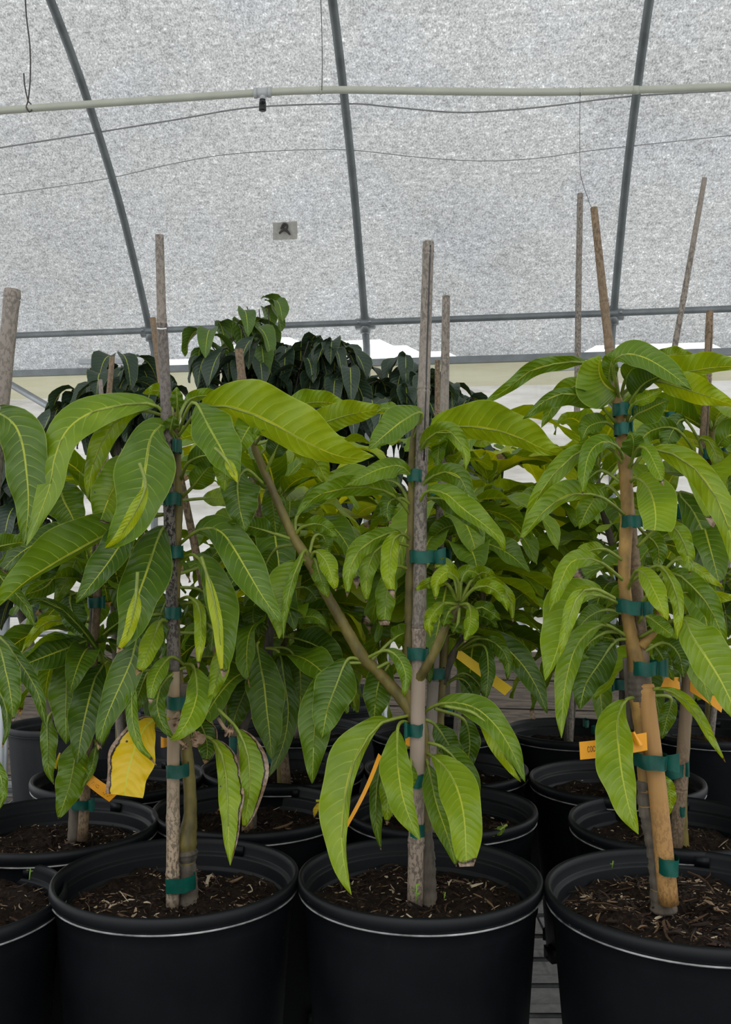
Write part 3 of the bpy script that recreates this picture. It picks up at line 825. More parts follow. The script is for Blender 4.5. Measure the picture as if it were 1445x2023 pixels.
# ---------------- A
stem(A, 'trunk', [(372, 1800), (371, 1740), (371, 1700), (369, 1665), (376, 1610), (374, 1540), (367, 1470), (356, 1400), (347, 1300), (345, 1200), (348, 1090), (352, 1000), (350, 930), (349, 860), (348, 815)], [.0105, .0100, .0085, .0115, .0075, .0070, .0070, .0085, .0065, .0062, .0058, .0056, .0052, .0048, .003], M['stem'], rough=.05)
stem(A, 'graft_knot', [(368, 1660), (370, 1685), (372, 1712)], [.006, .0125, .007], M['bark'], rough=.06)
stem(A, 'graft_knot', [(360, 1350), (358, 1378), (352, 1400)], [.008, .012, .008], M['bark'], rough=.06)
stem(A, 'trunk_base', [(372, 1800), (371, 1745), (371, 1705)], [.0125, .0112, .0095], M['bark'], rough=.06)
stake(A, [(315, 465), (320, 642)], (.0049, .0054), M['bamboo_grey'], nodes=(636,))
stake(A, [(320, 640), (328, 790), (334, 1000), (340, 1200), (343, 1330)], (.0062, .0068), M['bamboo_dark'], nodes=(985, 1300))
stake(A, [(343, 1326), (343, 1400), (342, 1640), (341, 1800)], (.0069, .0074), M['bamboo_speck'], nodes=(1420, 1620, 1732))
stem(A, 'wire_tie', [(311, 649, -.020), (320, 650, -.022), (329, 649, -.020)], .0009, M['tag_white'], 6)
for t_ in ((350, 882, 18, 26), (340, 986, 36, 24), (345, 1090, 34, 24), (342, 1210, 32, 23), (353, 1387, 46, 25), (351, 1521, 44, 25, -.06), (357, 1744, 58, 28, -.12)):
    tape(A, *t_, tab=(-9 if t_[1] == 986 else 0))
L(A, [(335, 850), (312, 803), (255, 798), (180, 815), (132, 850), (108, 905), (99, 958), (76, 1020), (52, 1078)], 33, 32, 'u', z=-.11, zc=-.09, tint=.62, kl=-.5, kr=.7)
L(A, [(352, 868), (331, 843), (313, 844), (297, 868), (288, 920), (281, 968), (262, 1020), (228, 1066), (207, 1083)], 52, 54, 't', z=-.12, zc=-.09, tint=.44, pet=1, wave=1.5)
L(A, [(276, 915), (288, 955), (280, 985), (258, 1028), (232, 1064), (207, 1083)], 13, 14, 'u', z=-.126, z0=-.118, tint=.9, wave=.4)
L(A, [(300, 838), (265, 896), (240, 940), (215, 985), (198, 1030)], 42, 40, 'u', z=-.05, tint=.55, blunt=.12, speck=1, tip=.985)
L(A, [(325, 822), (285, 812), (240, 822), (205, 868), (182, 925), (172, 985)], 22, 22, 'u', z=-.045, tint=.60)
L(A, [(140, 900), (118, 945), (125, 985), (140, 1015), (155, 1050)], 38, 38, 't', z=-.05, z0=-.02, tint=.36)
L(A, [(345, 1012), (268, 1030), (200, 1062), (120, 1106), (50, 1150), (-14, 1208)], 7, 58, 'u', z=-.10, zc=-.06, tint=.40, speck=.5)
L(A, [(342, 1015), (272, 1022), (245, 1065), (215, 1110), (178, 1158), (150, 1192)], 24, 36, 't', z=-.08, tint=.27)
L(A, [(346, 1045), (327, 1038), (310, 1070), (288, 1135), (274, 1175), (262, 1225), (232, 1290)], 44, 42, 't', z=-.10, zc=-.08, tint=.33, tip=.95)
L(A, [(272, 1130), (270, 1165), (266, 1200), (252, 1252), (230, 1290)], 13, 11, 'u', z=-.105, z0=-.095, tint=.92, tip=.93, wave=.4)
L(A, [(352, 856), (372, 806), (388, 797), (412, 842), (440, 892), (470, 952)], 44, 36, 't', z=-.12, zc=-.08, tint=.44, pet=2)
L(A, [(425, 885), (445, 905), (460, 930), (470, 954)], 8, 9, 'u', z=-.125, z0=-.11, tint=.86, wave=.3)
L(A, [(349, 842), (351, 810), (349, 764)], 14, 12, 'u', z=-.035, tint=.42)
L(A, [(347, 875), (338, 850), (343, 820)], 15, 15, 'u', z=-.03, tint=.36)
L(A, [(347, 850), (336, 795), (313, 772), (282, 778)], 10, 15, 'u', z=.02, tint=.55)
L(A, [(347, 850), (365, 800), (395, 782), (460, 786)], 14, 8, 'u', z=.02, tint=.55)
L(A, [(350, 865), (395, 810), (440, 802), (480, 812), (530, 832), (585, 863), (645, 892), (692, 905), (738, 901)], 66, 30, 'u', z=-.12, zc=-.11, tint=.70, pet=1, k=.8)
L(A, [(357, 948), (372, 915), (402, 900), (432, 903), (455, 930)], 24, 24, 'u', z=-.06, tint=.26)
L(A, [(356, 985), (378, 965), (408, 928), (435, 900)], 22, 24, 'u', z=-.03, tint=.40)
L(A, [(420, 880), (438, 900), (446, 930), (443, 970)], 15, 22, 'u', z=-.08, z0=-.06, tint=.60)
L(A, [(355, 1075), (384, 1052), (412, 1042), (438, 1052), (460, 1080), (490, 1130), (520, 1180), (558, 1232)], 38, 32, 't', z=-.10, zc=-.09, tint=.36)
L(A, [(354, 1105), (383, 1096), (406, 1125), (424, 1180), (437, 1250), (440, 1318), (441, 1340)], 40, 18, 't', z=-.09, zc=-.07, tint=.40, tip=.95)
L(A, [(398, 1100), (407, 1128), (422, 1180), (433, 1240), (437, 1300), (440, 1338)], 8, 13, 'u', z=-.096, z0=-.06, tint=.88, tip=.94, wave=.4)
L(A, [(352, 1186), (374, 1180), (394, 1200), (398, 1250), (394, 1300), (392, 1322)], 10, 14, 'u', z=-.08, tint=.78, tip=.92)
L(A, [(356, 1195), (385, 1190), (412, 1205), (420, 1245), (417, 1290)], 14, 14, 't', z=-.05, tint=.34)
L(A, [(400, 1225), (440, 1262), (436, 1310), (425, 1355), (412, 1390)], 18, 17, 'u', z=-.06, z0=-.04, tint=.68, tip=.94, speck=1)
L(A, [(365, 1315), (338, 1298), (312, 1328), (300, 1362), (297, 1392)], 16, 15, 't', z=-.075, tint=.55, tip=.9)
L(A, [(366, 1318), (350, 1325), (322, 1348), (310, 1385), (318, 1425), (345, 1463)], 17, 16, 'u', z=-.07, tint=.30)
L(A, [(366, 1312), (383, 1318), (390, 1362), (378, 1410), (355, 1448), (336, 1462)], 30, 20, 't', z=-.10, zc=-.08, tint=.60, pet=1)
L(A, [(384, 1452), (418, 1460), (440, 1495), (448, 1545), (451, 1610), (452, 1660), (455, 1710)], 30, 17, 'u', z=-.09, tint=.70, speck=1, burn=.85, zc=-.06)
L(A, [(430, 1400), (468, 1440), (490, 1490), (494, 1550), (487, 1605), (480, 1640)], 34, 18, 'u', z=-.05, z0=-.02, tint=.62, burn=.95, tip=.96)
L(A, [(360, 1420), (308, 1422), (285, 1440), (266, 1480), (252, 1530), (246, 1572)], 42, 42, 't', z=-.09, mt='yellow_leaf', blunt=.33, tint=.4, speck=1, burn=-.88, petm='yellow_leaf')
L(A, [(352, 1330), (272, 1328), (260, 1385), (264, 1435), (278, 1475), (297, 1497), (309, 1512)], 11, 12, 'u', z=-.11, zc=-.08, tint=.50, tip=.92)
L(A, [(346, 1215), (288, 1222), (258, 1308), (226, 1380), (206, 1430), (194, 1482)], 30, 30, 't', z=-.07, tint=.27, tip=.95)
L(A, [(346, 1240), (320, 1225), (300, 1270), (283, 1310), (270, 1335)], 18, 20, 'u', z=-.08, tint=.70, tip=.9, speck=1)
L(A, [(348, 1180), (330, 1190), (312, 1230), (302, 1290), (296, 1330)], 22, 24, 't', z=-.02, tint=.25)
L(A, [(352, 1430), (385, 1420), (405, 1450), (410, 1485), (405, 1510)], 22, 24, 'u', z=.02, tint=.28, tip=.9, burn=.8)
L(A, [(350, 1135), (395, 1120), (420, 1100), (438, 1080)], 20, 20, 'u', z=.02, tint=.30)
L(A, [(350, 1250), (390, 1250), (430, 1240), (470, 1250)], 22, 22, 'u', z=.05, tint=.25)
L(A, [(350, 1160), (395, 1165), (420, 1195), (450, 1245)], 24, 22, 't', z=.04, tint=.25)
L(A, [(352, 1300), (300, 1320), (275, 1370), (262, 1420)], 16, 18, 'u', z=.03, tint=.32)
L(A, [(352, 990), (400, 985), (450, 985), (480, 1000)], 18, 16, 't', z=.03, tint=.62)
L(A, [(350, 1000), (310, 985), (268, 990), (235, 1010)], 14, 16, 't', z=.03, tint=.45)

for pts, wl, wr in (([(352, 1408), (346, 1418), (352, 1428), (366, 1432)], 14, 12), ([(372, 1440), (384, 1446), (392, 1462), (380, 1475)], 12, 14), ([(352, 1462), (362, 1470), (372, 1478)], 6, 8), ([(432, 1420), (446, 1440), (462, 1446)], 13, 12)):
    L(A, pts, wl, wr, 't', z=-.05, z0=-.02, mt='dry', petm='dry', wave=3, name='dried_leaf')
# ---------------- B
stem(B, 'trunk', [(842, 1800), (843, 1740), (840, 1690), (838, 1620), (836, 1540), (833, 1460), (822, 1410), (812, 1350), (810, 1240), (812, 1100), (815, 1000), (815, 930), (817, 880), (820, 845)], [.011, .0095, .0095, .008, .008, .009, .0105, .0068, .0062, .0056, .0052, .0048, .0045, .003], M['stem'], rough=.06)
stem(B, 'trunk_base', [(843, 1800), (843, 1740), (842, 1690), (838, 1640)], [.0125, .0108, .0102, .009], M['bark'], rough=.08)
stem(B, 'side_branch', [(822, 1415, .0), (790, 1375, .0), (745, 1325, -.005), (715, 1295, -.01), (680, 1235, -.015), (640, 1165, -.02), (612, 1110, -.025), (580, 1060, -.025), (548, 990, -.025), (522, 930, -.025), (505, 890, -.025), (497, 862, -.025)], [.0085, .0070, .0062, .0070, .0060, .0056, .0062, .0052, .0046, .0044, .0042, .003], M['stem'], rough=.06)
stem(B, 'side_branch', [(812, 1362, -.0), (835, 1330, -.02), (855, 1295, -.03), (875, 1250, -.035), (892, 1222, -.035), (905, 1195, -.035)], [.0062, .0055, .0048, .0046, .0044, .005], M['stem'], rough=.06)
stake(B, [(847, 478), (838, 760), (831, 1000), (829, 1240)], (.0062, .0078), M['bamboo_grey'], nodes=(500, 770, 1236), groove=True)
stake(B, [(829, 1236), (826, 1400), (823, 1640), (820, 1790)], (.0078, .0088), M['bamboo_warm'], nodes=(1240, 1665))
for t_ in ((820, 940, 32, 24), (836, 1100, 52, 24), (826, 1291, 42, 24, .04), (822, 1441, 30, 24), (823, 1540, 30, 25), (824, 1638, 30, 24)):
    tape(B, *t_, tab=(20 if t_[1] == 1100 else (-10 if t_[1] == 1441 else 0)), dz=-.012)
L(B, [(818, 868), (834, 816), (800, 829), (765, 856), (729, 888)], 24, 32, 't', z=-.05, zc=-.05, tint=.50)
L(B, [(818, 850), (790, 815), (760, 806), (745, 815)], 10, 12, 't', z=0, tint=.5)
L(B, [(820, 910), (832, 890), (850, 862), (882, 850), (905, 868), (920, 898), (921, 928)], 18, 14, 'u', z=-.08, zc=-.07, tint=.55)
L(B, [(822, 905), (850, 845), (900, 843), (960, 846), (1020, 862), (1080, 889), (1120, 894)], 50, 24, 'u', z=-.10, zc=-.09, tint=.66, k=.8)
L(B, [(818, 968), (812, 940), (790, 920), (755, 925), (720, 940), (680, 962)], 22, 16, 't', z=-.06, zc=-.06, tint=.52)
L(B, [(812, 1018), (786, 985), (745, 964), (700, 963), (640, 974), (604, 998), (585, 1020)], 16, 24, 'u', z=-.08, zc=-.06, tint=.45)
L(B, [(812, 1000), (790, 960), (760, 948), (730, 958)], 14, 14, 't', z=.02, tint=.45)
L(B, [(815, 1000), (795, 985), (770, 990), (765, 1015), (772, 1035)], 18, 16, 'u', z=-.02, tint=.33, tip=.93)
L(B, [(814, 1070), (792, 1052), (755, 1058), (712, 1085), (692, 1125), (686, 1180)], 17, 19, 'u', z=-.07, tint=.55, tip=.96, speck=.6)
L(B, [(814, 1080), (775, 1072), (742, 1088), (726, 1130), (724, 1190)], 17, 17, 'u', z=-.05, tint=.58, tip=.97)
L(B, [(813, 1068), (795, 1055), (778, 1066), (770, 1108), (771, 1150), (779, 1183)], 15, 18, 'u', z=-.08, zc=-.07, tint=.72, tip=.88, speck=1)
L(B, [(812, 1125), (780, 1120), (766, 1160), (762, 1200), (760, 1235)], 18, 20, 'u', z=-.03, tint=.55, tip=.93, blunt=.15)
L(B, [(820, 985), (838, 955), (872, 933), (908, 942), (930, 985), (960, 1012)], 18, 20, 'u', z=-.06, zc=-.06, tint=.42)
L(B, [(822, 1015), (842, 972), (880, 975), (915, 1005), (955, 1035), (985, 1062), (997, 1092)], 26, 14, 't', z=-.09, zc=-.09, tint=.56)
L(B, [(820, 1010), (850, 985), (890, 990), (930, 1020), (955, 1060)], 14, 22, 'u', z=-.02, tint=.24)
# curled cluster on the short branch
Q = dict(z0=-.035)
for pts, wl, wr, m, z, ti in (
    ([(903, 1188), (885, 1155), (855, 1148), (818, 1166)], 12, 10, 'u', -.07, .66),
    ([(905, 1188), (905, 1150), (885, 1130), (864, 1150), (861, 1185)], 12, 14, 't', -.085, .72),
    ([(907, 1186), (897, 1140), (880, 1115), (856, 1122)], 13, 13, 't', -.02, .62),
    ([(909, 1188), (912, 1150), (925, 1128), (950, 1135)], 14, 16, 't', -.04, .58),
    ([(911, 1190), (930, 1150), (955, 1130), (982, 1145)], 13, 12, 'u', -.04, .58),
    ([(912, 1190), (935, 1165), (965, 1158), (992, 1178), (1004, 1208)], 15, 13, 'u', -.08, .64),
    ([(912, 1190), (940, 1160), (975, 1150), (1008, 1180), (1014, 1230)], 10, 12, 'u', -.06, .66),
    ([(904, 1195), (880, 1192), (860, 1208), (848, 1230), (851, 1258)], 13, 13, 't', -.07, .72),
    ([(905, 1198), (890, 1205), (880, 1225), (876, 1240)], 13, 12, 'u', -.06, .50),
    ([(909, 1195), (926, 1195), (930, 1225), (918, 1270)], 17, 11, 't', -.08, .60),
    ([(911, 1195), (935, 1205), (955, 1200), (990, 1225)], 14, 16, 'u', -.05, .34),
    ([(908, 1196), (905, 1230), (895, 1250)], 14, 14, 'u', -.05, .45)):
    L(B, pts, wl, wr, m, z=z, tint=ti, wave=1.6, tip=.94 if rnd.random() < .6 else 2, **Q)
# low leaves
L(B, [(816, 1412), (772, 1422), (744, 1435), (706, 1490), (686, 1550), (677, 1620), (677, 1680), (686, 1735), (695, 1768)], 12, 48, 'u', z=-.13, zc=-.08, tint=.66, k=.2, fold=.1)
L(B, [(812, 1432), (797, 1425), (786, 1440), (786, 1500), (793, 1560), (808, 1612), (831, 1660)], 24, 34, 't', z=-.12, zc=-.10, tint=.64, pet=2)
L(B, [(836, 1408), (862, 1393), (900, 1388), (945, 1402), (985, 1440), (1015, 1490), (1038, 1545)], 26, 22, 't', z=-.09, zc=-.09, tint=.55)
L(B, [(880, 1395), (935, 1408), (970, 1440), (995, 1490), (1030, 1545)], 6, 18, 'u', z=-.085, z0=-.05, tint=.78)
L(B, [(836, 1488), (852, 1492), (882, 1518), (905, 1562), (918, 1622), (922, 1712)], 38, 34, 't', z=-.12, zc=-.10, tint=.66, blunt=.12, tip=.955, speck=.4)
L(B, [(836, 1490), (846, 1510), (862, 1585), (884, 1650), (902, 1712)], 26, 22, 't', z=-.07, tint=.50, tip=.98)
L(B, [(836, 1465), (872, 1475), (905, 1505), (928, 1555), (940, 1620)], 24, 22, 'u', z=-.04, tint=.36)
L(B, [(836, 1420), (858, 1430), (880, 1460), (900, 1495), (912, 1530)], 22, 22, 't', z=.01, tint=.34, speck=.7)
L(B, [(860, 1400), (915, 1420), (928, 1460), (925, 1500), (912, 1530)], 20, 20, 't', z=.03, tint=.25)
L(B, [(815, 1480), (812, 1510), (812, 1540), (808, 1562)], 12, 10, 't', z=-.04, tint=.56, tip=.96)
L(B, [(815, 1470), (780, 1500), (768, 1560), (765, 1630)], 18, 17, 't', z=-.02, tint=.60, tip=.93)
L(B, [(815, 1468), (762, 1500), (744, 1560), (745, 1630), (753, 1680)], 14, 13, 'u', z=-.005, tint=.36, tip=.97, speck=1)
# side shoot
S = dict(z0=-.025)
L(B, [(502, 880), (522, 850), (500, 838), (480, 866), (466, 905)], 24, 26, 't', z=-.075, tint=.50, **S)
L(B, [(503, 880), (534, 834), (515, 842), (498, 862)], 10, 14, 't', z=-.07, tint=.5, **S)
L(B, [(524, 935), (538, 905), (552, 875), (572, 858)], 22, 20, 'u', z=-.05, tint=.26, **S)
L(B, [(520, 955), (488, 928), (470, 950), (473, 1000), (485, 1050)], 42, 30, 'u', z=-.06, tint=.32, **S)
L(B, [(546, 990), (535, 960), (540, 1000), (546, 1060)], 22, 22, 'u', z=-.01, tint=.36, **S)
L(B, [(510, 900), (560, 862), (600, 890), (630, 920), (648, 960)], 26, 18, 'u', z=.0, tint=.62, **S)
L(B, [(500, 880), (560, 815), (620, 795), (690, 800)], 26, 10, 'u', z=.08, tint=.62, **S)
L(B, [(500, 880), (600, 850), (680, 822), (765, 806)], 30, 22, 'u', z=.06, tint=.66, **S)
L(B, [(577, 1065), (545, 1055), (502, 1042), (450, 1032)], 16, 22, 'u', z=-.05, tint=.28, **S)
L(B, [(585, 1055), (600, 1040), (635, 1036), (668, 1062)], 15, 15, 'u', z=-.06, tint=.48, **S)
L(B, [(583, 1050), (590, 1015), (640, 970), (700, 950)], 18, 18, 'u', z=.02, tint=.40, **S)
L(B, [(612, 1110), (590, 1108), (572, 1140), (560, 1190), (556, 1240), (552, 1262)], 14, 36, 't', z=-.08, zc=-.07, tint=.62, **S)
L(B, [(610, 1108), (602, 1085), (592, 1110), (576, 1150), (562, 1215), (560, 1262)], 9, 10, 'u', z=-.085, tint=.55, **S)
L(B, [(612, 1112), (622, 1090), (642, 1105), (656, 1140), (664, 1168)], 18, 15, 't', z=-.06, tint=.72, tip=.96, **S)
L(B, [(614, 1112), (622, 1105), (630, 1130), (648, 1182)], 16, 15, 'u', z=-.04, tint=.46, **S)
L(B, [(610, 1100), (622, 1060), (640, 1060), (650, 1100)], 14, 14, 'u', z=-.01, tint=.34, **S)
L(B, [(590, 1075), (545, 1085), (520, 1130), (510, 1180)], 24, 22, 'u', z=.02, tint=.24, **S)
L(B, [(720, 1305), (688, 1302), (668, 1345), (648, 1400), (636, 1460)], 38, 38, 'u', z=-.04, tint=.36, z0=-.01)
L(B, [(722, 1308), (660, 1318), (632, 1380), (622, 1440), (617, 1548)], 32, 32, 'u', z=-.03, tint=.42, z0=-.01)
L(B, [(725, 1300), (762, 1285), (788, 1300), (802, 1335), (798, 1378)], 14, 14, 't', z=-.06, tint=.50, z0=-.01)
L(B, [(728, 1310), (775, 1265), (800, 1250), (820, 1248)], 20, 20, 'u', z=.0, tint=.38, z0=-.01)
L(B, [(745, 1320), (770, 1310), (748, 1350), (738, 1430)], 30, 26, 'u', z=.01, tint=.32, z0=-.01)
label_tag(B, [(748, 1488), (752, 1496), (679, 1645), (674, 1646)][0:1] + [(674, 1644), (680, 1647), (754, 1494)], M['tag_orange'], dz=(-.02, -.05, -.05, -.02), bow=.012)
label_tag(B, [(800, 1452), (822, 1446), (822, 1472), (802, 1474)], M['tag_orange'], dz=(.0, .0, .0, .0))

# ---------------- C
stem(Cc, 'trunk', [(1312, 1800), (1308, 1740), (1302, 1690), (1292, 1640), (1280, 1590), (1276, 1520), (1270, 1440), (1262, 1370), (1262, 1330), (1252, 1280), (1240, 1210), (1234, 1140), (1237, 1060), (1240, 1000), (1237, 940), (1236, 905), (1230, 850), (1224, 805), (1216, 770)], [.0125, .012, .011, .0105, .0095, .009, .009, .0105, .0105, .0078, .0066, .0068, .0072, .0072, .0072, .0090, .0064, .0060, .0040], M['tan_stem'], rough=.05)
stem(Cc, 'trunk_base', [(1312, 1800), (1308, 1740), (1302, 1690), (1292, 1640), (1280, 1590), (1276, 1540)], [.0138, .013, .012, .0115, .0104, .0092], M['bark'], rough=.1)
stem(Cc, 'graft_collar', [(1268, 1395), (1266, 1370), (1263, 1340), (1263, 1318)], [.0105, .013, .0125, .0105], M['bark'], rough=.06)
stem(Cc, 'side_branch', [(1266, 1278), (1280, 1262), (1297, 1240), (1305, 1205)], [.006, .005, .0045, .004], M['tan_stem'], rough=.06)
stem(Cc, 'dead_stub', [(1240, 1300, .012), (1243, 1340, .012), (1246, 1390, .012), (1250, 1440, .012)], .0052, M['bark'])
stake(Cc, [(1174, 410, .016), (1190, 560, .016), (1205, 690, .016), (1226, 860, .016), (1243, 1000, .016), (1260, 1180, .014), (1276, 1362, -.004)], (.0040, .0074), M['bamboo_brown'], nodes=(598, 690, 1120))
stake(Cc, [(1275, 1352, -.004), (1277, 1370, -.006), (1300, 1560, -.016), (1322, 1785, -.016)], (.0088, .0104), M['bamboo_tan'], nodes=(1362,))
for t_ in ((1229, 811, 34, 25, 0, 14), (1229, 849, 28, 24, 0, 5), (1250, 1030, 40, 23, -.02, 18), (1244, 1199, 50, 27, .16, 18), (1276, 1319, 46, 27, -.02, 18), (1285, 1500, 60, 28, .06, 22), (1317, 1704, 40, 31, 0, 0)):
    tape(Cc, *t_[:4], tilt=t_[4], tab=t_[5], dz=-.014 if t_[1] > 1450 else -.010, d=.021 if t_[1] > 1450 else .014)
label_tag(Cc, [(1145, 1466), (1278, 1447), (1280, 1482), (1147, 1501)], M['tag_orange'], dz=(-.03, -.030, -.030, -.03), text='COCONUT CREAM', name='name_tag')
label_tag(Cc, [(1246, 1446), (1254, 1444), (1270, 1470), (1258, 1473)], M['tag_orange'], dz=(-.036, -.036, -.034, -.036), name='tag_tail')
L(Cc, [(1224, 778), (1200, 762), (1188, 745), (1184, 725), (1187, 702)], 55, 8, 't', z=-.05, zc=-.04, tint=.55, fold=.5, wave=.5, pet=0)
L(Cc, [(1222, 785), (1206, 760), (1206, 725), (1216, 690)], 22, 16, 'u', z=-.03, tint=.36)
L(Cc, [(1225, 790), (1212, 720), (1236, 700), (1275, 707), (1320, 733), (1368, 771)], 28, 22, 't', z=-.08, zc=-.08, tint=.46)
L(Cc, [(1228, 780), (1270, 748), (1315, 740), (1360, 735), (1410, 726), (1490, 722)], 34, 12, 'u', z=-.06, tint=.64)
L(Cc, [(1228, 790), (1290, 720), (1330, 700), (1370, 700)], 16, 10, 'u', z=.04, tint=.55)
L(Cc, [(1232, 800), (1288, 754), (1340, 764), (1390, 780), (1455, 802)], 32, 22, 'u', z=-.08, zc=-.06, tint=.76)
L(Cc, [(1232, 830), (1252, 785), (1275, 757), (1312, 740)], 34, 10, 'u', z=-.05, tint=.28)
L(Cc, [(1228, 782), (1236, 752), (1252, 730), (1285, 720)], 20, 12, 'u', z=-.03, tint=.42)
L(Cc, [(1222, 842), (1194, 808), (1165, 787), (1120, 777), (1080, 790), (1033, 828)], 24, 12, 'u', z=-.07, tint=.34)
L(Cc, [(1222, 800), (1165, 722), (1105, 718), (1050, 732), (1005, 766), (948, 803)], 14, 16, 'u', z=-.02, tint=.45)
L(Cc, [(1222, 815), (1175, 758), (1140, 762), (1105, 785), (1070, 845)], 18, 20, 'u', z=.02, tint=.55)
L(Cc, [(1224, 858), (1200, 835), (1165, 842), (1150, 870)], 18, 22, 't', z=-.02, tint=.44)
L(Cc, [(1237, 845), (1250, 800), (1280, 785), (1312, 766)], 12, 12, 't', z=-.06, tint=.62)
L(Cc, [(1240, 860), (1252, 825), (1285, 806), (1322, 790)], 20, 30, 't', z=-.04, tint=.38)
L(Cc, [(1236, 915), (1222, 885), (1195, 872), (1170, 888), (1158, 920), (1151, 978)], 16, 18, 't', z=-.08, zc=-.06, tint=.56, tip=.985)
L(Cc, [(1236, 925), (1205, 885), (1160, 884), (1110, 920), (1070, 970), (1030, 1055)], 18, 18, 'u', z=-.08, tint=.58)
L(Cc, [(1240, 1022), (1196, 986), (1160, 975), (1118, 980), (1075, 1010), (1026, 1070)], 12, 28, 'u', z=-.09, tint=.56, tip=.97, speck=.8)
L(Cc, [(1240, 930), (1250, 905), (1252, 870), (1245, 852)], 24, 24, 'u', z=-.05, tint=.36, wave=.5)
L(Cc, [(1240, 930), (1262, 885), (1280, 890), (1298, 925), (1312, 960)], 16, 16, 't', z=-.09, tint=.56, tip=.9, speck=1)
L(Cc, [(1242, 935), (1280, 892), (1320, 893), (1370, 922), (1410, 972), (1440, 1042), (1462, 1150)], 26, 26, 'u', z=-.08, zc=-.07, tint=.66)
L(Cc, [(1244, 955), (1256, 945), (1274, 955), (1290, 985), (1296, 1020), (1294, 1048)], 44, 30, 't', z=-.10, zc=-.08, tint=.60, blunt=.28, wave=.4)
L(Cc, [(1260, 1080), (1310, 1035), (1340, 1050), (1358, 1090), (1364, 1135)], 18, 18, 'u', z=-.05, tint=.60, tip=.97)
L(Cc, [(1236, 1150), (1192, 1114), (1160, 1103), (1128, 1112), (1108, 1150), (1086, 1210)], 18, 18, 't', z=-.09, zc=-.07, tint=.62)
L(Cc, [(1235, 1110), (1195, 1085), (1160, 1090), (1125, 1112)], 14, 16, 'u', z=-.04, tint=.66)
L(Cc, [(1238, 1200), (1196, 1180), (1162, 1175), (1128, 1195), (1114, 1240), (1100, 1290), (1078, 1345)], 14, 46, 't', z=-.12, zc=-.09, tint=.64)
L(Cc, [(1215, 1182), (1180, 1165), (1150, 1168), (1132, 1200), (1120, 1240), (1105, 1300)], 14, 14, 'u', z=-.125, z0=-.05, tint=.68)
L(Cc, [(1240, 1258), (1200, 1235), (1170, 1242), (1138, 1280), (1120, 1340), (1112, 1400), (1110, 1458)], 17, 24, 't', z=-.09, zc=-.06, tint=.62)
L(Cc, [(1245, 1262), (1215, 1268), (1185, 1310), (1158, 1352), (1146, 1402)], 32, 34, 'u', z=-.02, tint=.26, speck=.5)
L(Cc, [(1240, 1252), (1195, 1250), (1155, 1280), (1135, 1330)], 18, 18, 'u', z=-.02, tint=.40)
L(Cc, [(1240, 1215), (1200, 1205), (1165, 1218), (1135, 1250)], 18, 18, 't', z=.01, tint=.42)
L(Cc, [(1240, 1168), (1258, 1128), (1278, 1140), (1300, 1182), (1320, 1226)], 22, 18, 't', z=-.09, zc=-.08, tint=.68)
L(Cc, [(1245, 1150), (1300, 1118), (1328, 1150), (1342, 1200), (1338, 1264)], 12, 15, 'u', z=-.08, tint=.74)
L(Cc, [(1297, 1250), (1278, 1218), (1300, 1232), (1338, 1262)], 15, 15, 't', z=-.06, tint=.50)
L(Cc, [(1262, 1260), (1345, 1222), (1368, 1258), (1400, 1305), (1430, 1355), (1470, 1440)], 50, 32, 't', z=-.11, zc=-.09, tint=.62)
L(Cc, [(1262, 1230), (1320, 1135), (1370, 1160), (1405, 1205), (1436, 1275)], 26, 20, 'u', z=-.05, tint=.48)
L(Cc, [(1262, 1220), (1340, 1172), (1400, 1178), (1465, 1180)], 12, 14, 'u', z=-.04, tint=.74)
L(Cc, [(1262, 1200), (1330, 1110), (1370, 1120), (1430, 1160)], 10, 14, 't', z=-.03, tint=.72)
L(Cc, [(1262, 1378), (1238, 1382), (1222, 1412), (1222, 1460), (1230, 1530), (1245, 1600), (1262, 1648)], 26, 46, 't', z=-.12, zc=-.10, tint=.66)
L(Cc, [(1275, 1372), (1302, 1360), (1335, 1370), (1372, 1402), (1400, 1450), (1434, 1506)], 12, 9, 'u', z=-.08, tint=.66, tip=.97)
L(Cc, [(1275, 1375), (1325, 1378), (1318, 1420), (1308, 1460)], 16, 16, 't', z=.01, tint=.34)
L(Cc, [(1285, 1480), (1310, 1530), (1325, 1570), (1322, 1612)], 12, 14, 't', z=.0, tint=.66)
L(Cc, [(1262, 1295), (1310, 1270), (1340, 1290), (1352, 1338)], 22, 16, 'u', z=-.01, tint=.30)
L(Cc, [(1262, 1290), (1290, 1275), (1315, 1310), (1332, 1345)], 13, 15, 'u', z=.0, tint=.34)
L(Cc, [(1240, 1010), (1270, 1050), (1300, 1080), (1300, 1130)], 18, 18, 'u', z=.03, tint=.45)
L(Cc, [(1240, 1000), (1200, 960), (1165, 1000), (1145, 1045)], 26, 24, 't', z=.04, tint=.48)
L(Cc, [(1238, 960), (1190, 930), (1160, 950), (1140, 975)], 14, 20, 'u', z=.02, tint=.36)

